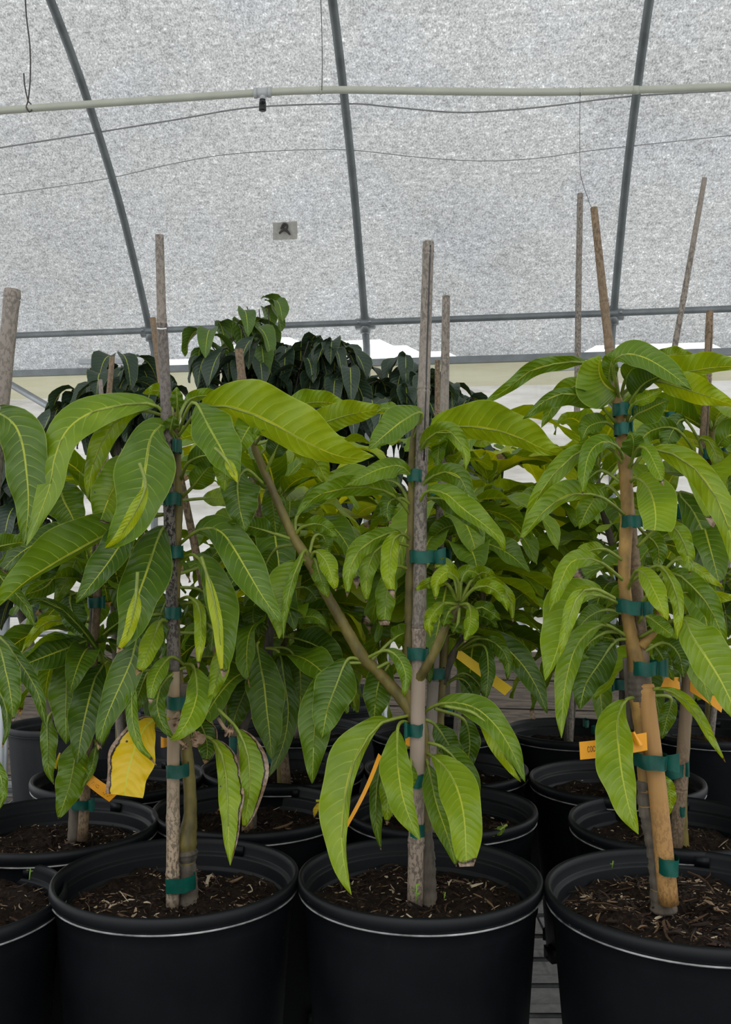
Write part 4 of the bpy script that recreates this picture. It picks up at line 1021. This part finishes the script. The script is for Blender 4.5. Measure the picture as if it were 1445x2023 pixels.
# ---------------- Z, at the edge of the photo
stem(Z, 'trunk', [(-95, 1800), (-92, 1600), (-80, 1300), (-70, 1000), (-62, 850)], [.011, .009, .0065, .006, .004], M['stem'])
stake(Z, [(25, 572), (4, 780), (-20, 1010), (-52, 1320), (-100, 1800)], (.0085, .0095), M['bamboo_grey'], nodes=(590, 1000, 1500))
L(Z, [(-62, 870), (-20, 815), (22, 832), (42, 870), (52, 930), (56, 1000), (48, 1075)], 46, 40, 't', z=-.05, zc=-.05, tint=.40)
L(Z, [(-75, 1150), (-20, 1090), (20, 1075), (60, 1070)], 22, 10, 'u', z=-.02, tint=.36)
L(Z, [(-80, 1290), (-10, 1255), (40, 1310), (75, 1370), (92, 1440)], 14, 18, 't', z=-.04, tint=.30)
L(Z, [(-80, 1300), (-10, 1270), (12, 1330), (22, 1380), (26, 1425)], 26, 22, 't', z=-.06, tint=.34, tip=.97)
L(Z, [(-85, 1360), (-20, 1350), (10, 1390), (14, 1440), (4, 1478)], 8, 10, 'u', z=-.03, tint=.26, tip=.95)
L(Z, [(-85, 1500), (-30, 1490), (0, 1530), (6, 1570), (0, 1598)], 12, 14, 'u', z=-.05, tint=.50)
L(Z, [(-75, 1120), (-30, 1110), (10, 1150), (50, 1195), (70, 1240)], 12, 18, 'u', z=-.01, tint=.32)

# seedlings and dropped leaves on the front soil
def sprout(rt, px, py, Y, s, seed):
    r = random.Random(seed); c = P(px, py, Y); mb = MB()
    mb.tube([c, c + Vector((.001, 0, s))], .0006, 5)
    for i in range(5):
        a = r.uniform(0, 6.28); h = c + Vector((0, 0, s * r.uniform(.4, 1))); l = s * .35
        d = Vector((math.cos(a), math.sin(a), .3)); e = Vector((-math.sin(a), math.cos(a), 0))
        mb.add([h, h + d * l * .5 + e * l * .4, h + d * l, h + d * l * .5 - e * l * .4], [(0, 1, 2, 3)])
    mb.build('weed_sprout', M['sprout'], rt)
sprout(B, 822, 1783, 1.02, .018, 1); sprout(B, 878, 1775, 1.03, .006, 2); sprout(Cc, 1210, 1715, 1.09, .008, 4); sprout(Z, 58, 1738, 1.06, .012, 5)
# ================================================================ the rows behind
R2 = []
D = potted('potted mango sapling with a tilted orange tag, between the two leftmost front pots', 114, 1.29, .1365, 600, 11)
E = potted('potted mango sapling behind the gap where the speckled and cracked stake pots touch', 497, 1.372, .1365, 450, 12)
G = potted('potted mango sapling directly behind the cracked stake, yellow strip tag beside it', 868, 1.372, .1365, 450, 13)
Fp = potted('potted mango sapling with a flat brown stake and folded orange tag, beside the tan stake', 1322, 1.30, .1365, 500, 14)
H1 = potted('potted mango sapling whose rim shows behind the withered yellow leaf', 240, 1.56, .1365, 300, 15)
H2 = potted('potted mango sapling behind the bare side branch, third pot back', 560, 1.62, .1365, 260, 16)
H3 = potted('potted mango sapling behind the low bright leaves of the cracked stake plant', 880, 1.62, .1365, 260, 17)
H4 = potted('potted mango sapling whose rim sits behind the printed orange tag', 1213, 1.54, .1365, 300, 18)
J1 = potted('potted mango sapling farthest back below the side branch, thin grey stake', 590, 1.98, .1365, 60, 19)
J2 = potted('potted mango sapling farthest back just behind the cracked stake', 862, 1.96, .1365, 60, 20)
J3 = potted('potted mango sapling farthest back with a tall thin grey stake, near the wooden wall', 1130, 1.95, .1365, 60, 21)
J4 = potted('potted mango sapling farthest back behind the brown flat stake', 1400, 1.95, .1365, 50, 22)

T = M['stem']
stem(D, 'trunk', [(150, 1662), (150, 1600), (163, 1500), (178, 1320), (186, 1200), (190, 1080), (196, 1000)], [.011, .009, .0075, .0065, .006, .005, .003], M['bark'], rough=.06)
stake(D, [(222, 705), (205, 900), (192, 1190), (175, 1450), (163, 1660)], (.0035, .007), M['bamboo_brown'], nodes=(1180, 1400))
tape(D, 190, 1190, 32, 20, tab=0); tape(D, 190, 1190, 20, 18, tab=12); tape(D, 160, 1588, 36, 18, tab=14)
stem(E, 'trunk', [(492, 1650), (494, 1560), (470, 1480), (500, 1380), (528, 1290), (540, 1180), (545, 1050), (552, 980)], [.011, .0085, .0075, .007, .007, .006, .005, .003], M['bark'], rough=.06)
stake(E, [(302, 628), (322, 780), (400, 1150), (470, 1480), (494, 1650)], (.0045, .007), M['bamboo_brown'], nodes=(700,))
tape(E, 540, 1495, 26, 20); tape(E, 462, 1470, 18, 34)
stem(G, 'trunk', [(862, 1660), (862, 1560), (868, 1400), (876, 1300), (880, 1180), (886, 1040), (890, 900), (892, 860)], [.011, .009, .008, .007, .0065, .006, .0055, .003], T, rough=.06)
stem(G, 'side_branch', [(874, 1350), (890, 1305), (915, 1265), (935, 1235)], [.007, .006, .0055, .004], M['bark'])
stake(G, [(882, 585), (877, 900), (862, 1200), (852, 1450), (848, 1660)], (.0056, .0090), M['bamboo_grey'], nodes=(712, 1100, 1345))
for t_ in ((866, 985, 30, 22, 0, 14), (870, 1095, 30, 24, 0, 8), (862, 1330, 34, 22, 0, 0), (850, 1560, 30, 20, 0, 0), (888, 1392, 16, 26, 0, 0)): tape(G, *t_[:4], tab=t_[5])
stem(Fp, 'trunk', [(1348, 1690), (1345, 1600), (1352, 1480), (1362, 1350), (1378, 1150), (1395, 980), (1404, 900), (1408, 850)], [.011, .009, .008, .0075, .007, .0065, .006, .004], T, rough=.06)
stake(Fp, [(1403, 615), (1398, 760), (1385, 960), (1366, 1250), (1352, 1450), (1335, 1690)], (.0048, .0088), M['bamboo_brown'], nodes=(660, 745, 1560), groove=True)
for t_ in ((1402, 898, 36, 20, 0, 14), (1348, 1010, 22, 28, 0, 8), (1362, 1300, 16, 18, 0, 0), (1334, 1522, 36, 24, -.2, 8), (1345, 1600, 14, 18, 0, 0), (1325, 822, 20, 14, 0, 0)): tape(Fp, *t_[:4], tilt=t_[4], tab=t_[5])
stem(H1, 'trunk', [(242, 1560), (238, 1450), (236, 1300), (240, 1100), (245, 980)], [.010, .008, .0065, .006, .003], T)
stake(H1, [(198, 750), (210, 900), (228, 1300), (246, 1560)], (.0035, .006), M['bamboo_grey'])
stem(H2, 'trunk', [(560, 1560), (556, 1450), (560, 1300), (566, 1100), (560, 960)], [.010, .008, .0065, .006, .003], T)
stake(H2, [(472, 690), (484, 800), (500, 930), (540, 1280), (568, 1560)], (.0068, .0075), M['bamboo_brown'], nodes=(752,))
stem(H3, 'trunk', [(885, 1570), (915, 1440), (945, 1250), (957, 1100), (964, 1000), (968, 960)], [.010, .0085, .0075, .008, .007, .004], T)
stake(H3, [(930, 980), (915, 1250), (895, 1570)], .006, M['bamboo_grey'])
stem(H4, 'trunk', [(1222, 1570), (1226, 1480), (1232, 1350), (1225, 1150), (1190, 1000), (1180, 930)], [.010, .008, .0065, .006, .0055, .003], M['bark'])
stake(H4, [(1393, 352), (1352, 585), (1333, 690), (1290, 1000), (1240, 1400), (1228, 1570)], (.0042, .0065), M['bamboo_grey'], nodes=(590, 800))
tape(H4, 1230, 1352, 34, 20, tab=-8); tape(H4, 1158, 1428, 10, 14)
stem(J1, 'trunk', [(592, 1460), (588, 1350), (596, 1200), (610, 1050), (620, 1000)], [.010, .008, .007, .006, .003], T)
stake(J1, [(545, 770), (557, 960), (588, 1460)], (.0055, .006), M['bamboo_grey'])
stem(J2, 'trunk', [(866, 1460), (864, 1350), (850, 1200), (800, 1060), (790, 1000)], [.010, .008, .007, .006, .003], T)
stake(J2, [(865, 712), (864, 900), (870, 1460)], (.0055, .006), M['bamboo_brown'], nodes=(815,))
stem(J3, 'trunk', [(1122, 1485), (1130, 1400), (1142, 1330), (1120, 1150), (1090, 1000), (1080, 960)], [.010, .0085, .007, .006, .0055, .003], M['bark'])
stake(J3, [(1147, 383), (1144, 540), (1140, 880), (1132, 1200), (1126, 1480)], (.0062, .0068), M['bamboo_grey'], nodes=(545, 780))
tape(J3, 1180, 1442, 22, 14); tape(J3, 1150, 985, 10, 14)
stem(J4, 'trunk', [(1400, 1470), (1405, 1350), (1420, 1150), (1430, 1000), (1440, 920)], [.010, .008, .007, .006, .003], T)
stake(J4, [(1480, 700), (1440, 1100), (1405, 1470)], .006, M['bamboo_grey'])

# leaves of row two that show large
L(D, [(190, 1310), (205, 1312), (188, 1340), (172, 1398), (161, 1450), (152, 1510)], 34, 34, 't', z=-.09, zc=-.07, tint=.24)
L(D, [(192, 1262), (172, 1266), (100, 1293), (50, 1313), (16, 1332)], 27, 32, 't', z=-.07, tint=.25)
L(D, [(200, 1320), (198, 1292), (160, 1240), (118, 1200), (75, 1186), (20, 1208)], 10, 9, 'u', z=-.10, zc=-.10, tint=.24)
L(D, [(185, 1230), (140, 1225), (90, 1230), (60, 1262), (42, 1292)], 12, 11, 'u', z=-.03, tint=.72)
L(D, [(182, 1300), (136, 1296), (132, 1360), (130, 1420), (131, 1470)], 34, 34, 'u', z=-.05, tint=.42)
L(D, [(175, 1380), (100, 1410), (95, 1470), (96, 1520), (106, 1550)], 18, 14, 'u', z=-.04, tint=.48, tip=.97)
L(D, [(170, 1440), (155, 1460), (142, 1535), (125, 1590), (115, 1618)], 30, 30, 'u', z=-.07, tint=.44, tip=.985)
L(D, [(188, 1275), (212, 1248), (248, 1220), (288, 1190)], 24, 26, 'u', z=-.05, tint=.32)
L(D, [(176, 1460), (190, 1470), (180, 1520), (160, 1560)], 8, 10, 't', z=-.05, tint=.42)
L(D, [(185, 1330), (200, 1350), (205, 1420), (200, 1480)], 18, 24, 'u', z=-.01, tint=.33, tip=.97)
L(D, [(190, 1180), (170, 1080), (140, 1130), (108, 1190)], 20, 24, 'u', z=-.04, tint=.55)
L(D, [(190, 1150), (130, 1120), (90, 1160), (30, 1180)], 18, 22, 'u', z=-.02, tint=.35)
L(D, [(192, 1180), (140, 1175), (150, 1230), (160, 1260)], 26, 26, 'u', z=-.05, tint=.30)
L(E, [(512, 1268), (508, 1276), (514, 1312), (522, 1352), (527, 1400), (533, 1450), (537, 1500)], 36, 34, 't', z=-.16, zc=-.14, z0=-.08, tint=.36)
L(E, [(525, 1280), (552, 1290), (562, 1345), (570, 1405), (560, 1470), (532, 1535)], 20, 24, 't', z=-.10, z0=-.06, tint=.27)
L(E, [(530, 1280), (568, 1282), (590, 1310), (594, 1360), (592, 1420)], 30, 30, 'u', z=-.08, z0=-.04, tint=.38)
L(E, [(535, 1260), (580, 1260), (640, 1285), (670, 1330)], 34, 28, 'u', z=-.03, tint=.26)
L(E, [(540, 1240), (575, 1225), (620, 1218), (648, 1240)], 14, 14, 't', z=-.09, z0=-.05, tint=.50)
L(E, [(520, 1290), (500, 1330), (470, 1400), (455, 1450)], 24, 24, 'u', z=-.05, tint=.30)
L(E, [(528, 1240), (500, 1230), (480, 1250), (470, 1290)], 22, 22, 'u', z=-.05, tint=.34)
L(E, [(535, 1200), (510, 1180), (500, 1220), (512, 1260)], 20, 20, 'u', z=-.05, tint=.4)
L(E, [(540, 1180), (600, 1160), (630, 1190), (645, 1230)], 16, 20, 't', z=.0, tint=.42)
L(E, [(540, 1150), (500, 1120), (450, 1150), (430, 1200)], 24, 24, 'u', z=.0, tint=.24)
L(G, [(895, 1290), (935, 1258), (985, 1270), (1030, 1310), (1062, 1360), (1082, 1410)], 26, 24, 't', z=-.08, zc=-.06, tint=.30)
L(G, [(900, 1290), (945, 1262), (985, 1275), (1005, 1310), (1003, 1345)], 12, 16, 'u', z=-.10, tint=.36, tip=.97)
L(G, [(905, 1285), (955, 1275), (965, 1320), (960, 1385)], 14, 16, 'u', z=-.12, tint=.24, speck=.5)
L(G, [(880, 1240), (930, 1215), (960, 1220), (985, 1240)], 14, 14, 'u', z=-.04, tint=.40)
L(G, [(880, 1350), (905, 1340), (925, 1350), (938, 1378)], 7, 8, 'u', z=-.03, tint=.24)
L(G, [(880, 1355), (915, 1330), (945, 1350), (958, 1380)], 6, 7, 'u', z=-.02, tint=.26)
L(G, [(892, 900), (880, 850), (868, 880), (865, 930)], 14, 14, 't', z=-.05, tint=.5)
L(G, [(890, 1100), (920, 1040), (880, 1043), (845, 1072)], 18, 24, 'u', z=-.05, tint=.36)
L(G, [(876, 1260), (830, 1250), (845, 1320), (850, 1350)], 18, 18, 'u', z=-.03, tint=.34)
L(Fp, [(1390, 985), (1340, 972), (1370, 1010), (1395, 1065), (1408, 1130), (1420, 1215)], 32, 30, 't', z=-.09, zc=-.07, tint=.40)
L(Fp, [(1402, 930), (1382, 870), (1405, 875), (1425, 930), (1436, 1000)], 12, 14, 'u', z=-.07, tint=.62)
L(Fp, [(1405, 930), (1420, 880), (1450, 860), (1480, 900)], 30, 30, 't', z=-.08, tint=.46)
L(Fp, [(1402, 960), (1440, 930), (1450, 1000), (1440, 1060)], 22, 22, 't', z=-.04, tint=.44)
L(Fp, [(1398, 900), (1355, 830), (1330, 850), (1310, 900)], 20, 22, 'u', z=-.05, tint=.32)
L(Fp, [(1398, 935), (1340, 850), (1280, 855), (1260, 900)], 20, 22, 'u', z=-.06, tint=.40)
L(Fp, [(1375, 1200), (1410, 1150), (1430, 1190), (1440, 1260)], 24, 24, 't', z=-.03, tint=.34)
L(Fp, [(1362, 1330), (1330, 1290), (1330, 1340), (1345, 1380)], 14, 14, 't', z=-.03, tint=.38)
# tags
label_tag(D, [(163, 1515), (235, 1566), (216, 1584), (152, 1532)], M['tag_orange'], marks=5, dz=(-.04,) * 4)
label_tag(D, [(120, 1488), (112, 1519), (108, 1518), (117, 1487)], M['tag_yellow'], dz=(-.02,) * 4)
label_tag(E, [(479, 1524), (496, 1524), (495, 1551), (479, 1548)], M['tag_orange'], dz=(-.03,) * 4, bow=.006)
label_tag(E, [(441, 1586), (430, 1601), (446, 1603), (449, 1590)], M['tag_orange'], dz=(-.03,) * 4)
label_tag(G, [(907, 1282), (1013, 1358), (998, 1374), (902, 1300)], M['tag_yellow'], dz=(-.01,) * 4)
label_tag(Fp, [(1316, 1335), (1342, 1338), (1345, 1362), (1306, 1358)], M['tag_orange'], dz=(-.03,) * 4)
label_tag(Fp, [(1364, 1346), (1430, 1388), (1426, 1408), (1364, 1366)], M['tag_orange'], dz=(-.02,) * 4, bow=.012)
label_tag(J1, [(706, 1240), (752, 1240), (748, 1252), (716, 1256)], M['tag_yellow'], dz=(.03,) * 4, bow=.01)
label_tag(J1, [(712, 1250), (716, 1342), (708, 1342), (706, 1250)], M['tag_yellow'], dz=(.03,) * 4)
label_tag(J3, [(1170, 1385), (1182, 1378), (1190, 1400), (1178, 1408)], M['tag_white'], dz=(-.02,) * 4)
label_tag(H1, [(318, 1455), (330, 1458), (330, 1475), (318, 1477)], M['tag_orange'], dz=(-.01,) * 4, marks=0)
label_tag(H3, [(828, 1448), (848, 1440), (850, 1470), (830, 1478)], M['tag_white'], dz=(-.02,) * 4)
# the small yellow leaf lying in E's pot, a green scrap in G's pot
L(E, [(625, 1582), (634, 1584), (624, 1600), (621, 1616)], 5, 5, 't', z=-.055, z0=-.05, mt='yellow_leaf', petm='yellow_leaf', tint=.3, tip=.9, name='fallen_leaf')
L(G, [(1002, 1630), (998, 1632), (985, 1642), (965, 1652)], 8, 7, 't', z=-.12, z0=-.11, tint=.5, name='fallen_leaf')

# their remaining leaves
whorls(D, [(178, 1320), (186, 1200), (190, 1080), (196, 1000)], (.15, .5, .78, 1.0), 8, .80, (.22, .45), 1)
whorls(E, [(500, 1380), (528, 1290), (540, 1180), (545, 1050), (552, 980)], (.1, .35, .6, .82, 1.0), 9, .9, (.22, .52), 2)
whorls(G, [(868, 1400), (880, 1180), (886, 1040), (888, 960), (889, 925)], (.3, .5, .68, .82, 1.0), 8, .85, (.28, .6), 3)
whorls(Fp, [(1362, 1350), (1378, 1150), (1395, 980), (1408, 850)], (.2, .4, .62, .82, 1.0), 8, .9, (.3, .62), 4)
whorls(H1, [(238, 1400), (236, 1300), (240, 1100), (245, 990)], (.25, .5, .75, 1.0), 9, .95, (.25, .55), 5)
whorls(H2, [(556, 1400), (560, 1300), (566, 1100), (560, 960)], (.2, .36, .52, .68, .84, 1.0), 10, .95, (.38, .82), 6)
whorls(H3, [(925, 1400), (945, 1250), (957, 1100), (968, 950)], (.35, .5, .65, .8, .9, 1.0), 10, .95, (.35, .78), 7)
whorls(H4, [(1228, 1430), (1232, 1350), (1225, 1150), (1190, 1000), (1180, 930)], (.3, .5, .7, .85, 1.0), 9, .95, (.3, .62), 8)
whorls(J1, [(590, 1380), (596, 1200), (606, 1100), (615, 1040)], (.3, .45, .6, .75, .88, 1.0), 10, 1.1, (.45, .88), 9)
whorls(J2, [(864, 1380), (850, 1200), (815, 1100), (792, 1040)], (.35, .5, .65, .78, .9, 1.0), 10, 1.1, (.45, .88), 10)
whorls(J3, [(1140, 1340), (1120, 1150), (1090, 1000), (1080, 960)], (.2, .4, .6, .8, .9, 1.0), 9, 1.0, (.3, .68), 11)
whorls(J4, [(1405, 1380), (1420, 1150), (1430, 1000), (1440, 920)], (.25, .5, .75, 1.0), 9, 1.0, (.3, .6), 12)

# ================================================================ dark trees and old pots at the back of the bench
def droop_leaf(mb, uv, at, yaw, ln, wd, r, tilt):
    a = tilt; NL, NW = 9, 2; p = Vector(at); rows = []
    d = Vector((math.cos(yaw), math.sin(yaw), 0)); S = Vector((-math.sin(yaw), math.cos(yaw), 0))
    tw = r.uniform(-.9, .9); ph = r.uniform(0, 6)
    vs = []
    for i in range(NL + 1):
        q = i / NL; T = d * math.cos(a) + Vector((0, 0, math.sin(a))); N = d * -math.sin(a) + Vector((0, 0, math.cos(a)))
        S2 = S * math.cos(tw * q) + N * math.sin(tw * q)
        pw = max(.03, blade_w(q)) * wd / 2
        for j in range(2 * NW + 1):
            u = (j - NW) / NW
            vs.append(p + S2 * (u * pw) + N * (abs(u) * pw * .45 + .004 * math.sin(q * 11 + ph) * u)); uv.append(((u + 1) / 2, q))
        p = p + T * ln / NL; a = a + (-1.45 - a) * .30
    W2 = 2 * NW + 1
    mb.add(vs, [(i * W2 + j, (i + 1) * W2 + j, (i + 1) * W2 + j + 1, i * W2 + j + 1) for i in range(NL) for j in range(W2 - 1)])
def dark_tree(label, px, Y, base, shoots, bigness, seed, tint, light=(), z=BENCH, H=.21, R=.11):
    r = random.Random(seed)
    rt = potted(label, px, Y, R, 20, seed, H=H, group='dark leaved trees at the back', name='dark_leaved_tree', cat='tree', ribs=True)
    fork = base[-1]
    stem(rt, 'trunk', base, [.012] + [.010] * (len(base) - 2) + [.007], M['bark'], rough=.05)
    mbt = MB()
    mbs = [(MB(), []), (MB(), [])]
    for sx, sy, sd in shoots:
        e = P(sx, sy, Y + sd); f = P(fork[0], fork[1], Y)
        mid = f.lerp(e, .5) + Vector((r.uniform(-.03, .03), r.uniform(-.03, .03), .03))
        pts, _ = catmull([f, mid, e], 10); mbt.tube(pts, [.0042 - .0028 * i / 9 for i in range(10)], 5)
        k = 1 if (sx, sy) in light else 0
        mb, uv = mbs[k]
        n = 6 if k else 13
        for i in range(n):
            q = pts[max(4, 9 - int(r.random() ** 2 * 6))]
            droop_leaf(mb, uv, q + Vector((r.uniform(-.02, .02), r.uniform(-.03, .03), r.uniform(-.02, .02))), r.uniform(0, 6.28), bigness * r.uniform(.75, 1.2), bigness * r.uniform(.36, .48), r, r.uniform(-.6, .5))
    mbt.build('twigs', M['twig'], rt)
    for k, (mb, uv) in enumerate(mbs):
        if mb.v:
            o = mb.build('young_foliage' if k else 'foliage', M['dark_leaf'], rt, uv=uv)
            o['tint'] = .88 if k else tint; o['tip'] = 2.0; o['speck'] = 0.0; o['burn'] = 0.0
            if k: o['label'] = 'paler young leaves'
    return rt
S1 = [(190, 745), (225, 712), (255, 705), (285, 715), (160, 775), (205, 770), (240, 765), (285, 760), (310, 790), (330, 760), (180, 800), (135, 785), (150, 800), (250, 830)]
dark_tree('dark leaved potted tree behind the speckled stake, lower crown', 240, 2.5, [(240, 1430), (235, 1200), (238, 1000), (232, 860)], [(x, y + 12, rnd.uniform(-.12, .12)) for x, y in S1], .12, 31, .30)
S2 = [(408, 655), (440, 640), (470, 625), (488, 600), (512, 605), (530, 597), (425, 700), (465, 690), (505, 665), (540, 665), (575, 668), (610, 660), (650, 668), (680, 672), (705, 690), (560, 715), (600, 715), (640, 725), (680, 725), (715, 725), (745, 738), (765, 750), (430, 760), (470, 750), (520, 740), (580, 765), (630, 775), (680, 775), (720, 780), (395, 770), (345, 785), (540, 800), (600, 820), (660, 830), (720, 820), (770, 775), (560, 870), (620, 890), (690, 890), (740, 880), (500, 850), (450, 800), (650, 940), (560, 930), (400, 800), (520, 960), (600, 980), (700, 960), (760, 960), (820, 980), (560, 1050), (640, 1060), (720, 1060), (790, 1080), (500, 1100), (600, 1150), (690, 1160), (760, 1180), (840, 1080)]
dark_tree('tall dark leaved potted tree with lighter leaves on its top twig, largest crown', 600, 2.55, [(600, 1420), (596, 1200), (585, 1000), (570, 880)], [(x, y + (14 if y > 640 else 6), rnd.uniform(-.15, .15)) for x, y in S2], .12, 32, .30, light=((408, 669), (440, 646), (470, 631), (488, 606), (512, 611), (530, 603)))
S3 = [(812, 718), (835, 735), (800, 770), (850, 765), (880, 775), (905, 782), (925, 800), (820, 810), (870, 820), (900, 840), (790, 800), (840, 870), (900, 900), (930, 880), (940, 960), (900, 1000), (960, 1040), (900, 1100)]
dark_tree('small dark leaved potted tree showing between the two grey stakes', 880, 2.5, [(880, 1420), (885, 1200), (880, 1000), (868, 880)], [(x, y, rnd.uniform(-.1, .1)) for x, y in S3], .12, 33, .35)
S4 = [(10, 880), (40, 905), (0, 950), (40, 980), (20, 1020), (55, 1040), (10, 1070), (45, 1100), (-30, 1000), (60, 960), (30, 1160)]
dk = dark_tree('dark leaved potted tree with a white tag, in a ribbed pot far along the bench', 112, 2.36, [(98, 1430), (90, 1380), (60, 1270), (35, 1190), (25, 1090), (22, 1000)], [(x, y, rnd.uniform(-.1, .1)) for x, y in S4], .135, 34, .22)
label_tag(dk, [(36, 1236), (64, 1212), (68, 1224), (42, 1248)], M['tag_white'], dz=(-.03,) * 4)
label_tag(dk, [(60, 1212), (70, 1218), (77, 1256), (68, 1254)], M['tag_white'], dz=(-.03,) * 4)
label_tag(dk, [(44, 1240), (50, 1246), (42, 1264), (35, 1258)], M['tag_yellow'], dz=(-.05,) * 4)

# empty nursery pots, dark, behind the last row
def old_pot(label, px, Y, R, H, seed, stack=0):
    c = ray_z(px, Y, BENCH); rt = thing('nursery_pot', c, label, 'pot', 'old ribbed pots at the back')
    for i in range(1 + stack):
        mb = pot_mb(c + Vector((0, 0, i * .028)), R, H, ribs=True); mb.build('pot' if i == 0 else 'nested_pot', [M['old_pot'], M['old_pot']], rt)
    soil(rt, c, R, H + stack * .028, .03, 20, seed)
    return rt
old_pot('old ribbed black pot between the withered leaf and the ribbed tree pot', 190, 2.44, .115, .215, 51)
old_pot('old ribbed black pot seen past the hanging leaf below the side branch', 672, 2.42, .105, .20, 52, 3)
old_pot('stack of black nursery pots at the photo edge below the orange tag', 1432, 2.36, .12, .24, 53, 2)
old_pot('black nursery pot just left of the stack by the brown stake', 1330, 2.42, .115, .22, 54, 1)
old_pot('old ribbed black pot behind the speckled stake, beside its lower tape', 395, 2.40, .115, .215, 55)
# ================================================================ render look
sc.view_settings.view_transform = 'Standard'; sc.view_settings.look = 'None'
sc.view_settings.exposure = EXPO; sc.view_settings.gamma = 1.0; sc.view_settings.use_curve_mapping = False
sc.cycles.use_denoising = True
sc.cycles.max_bounces = 8; sc.cycles.diffuse_bounces = 4; sc.cycles.transmission_bounces = 6; sc.cycles.sample_clamp_indirect = 8
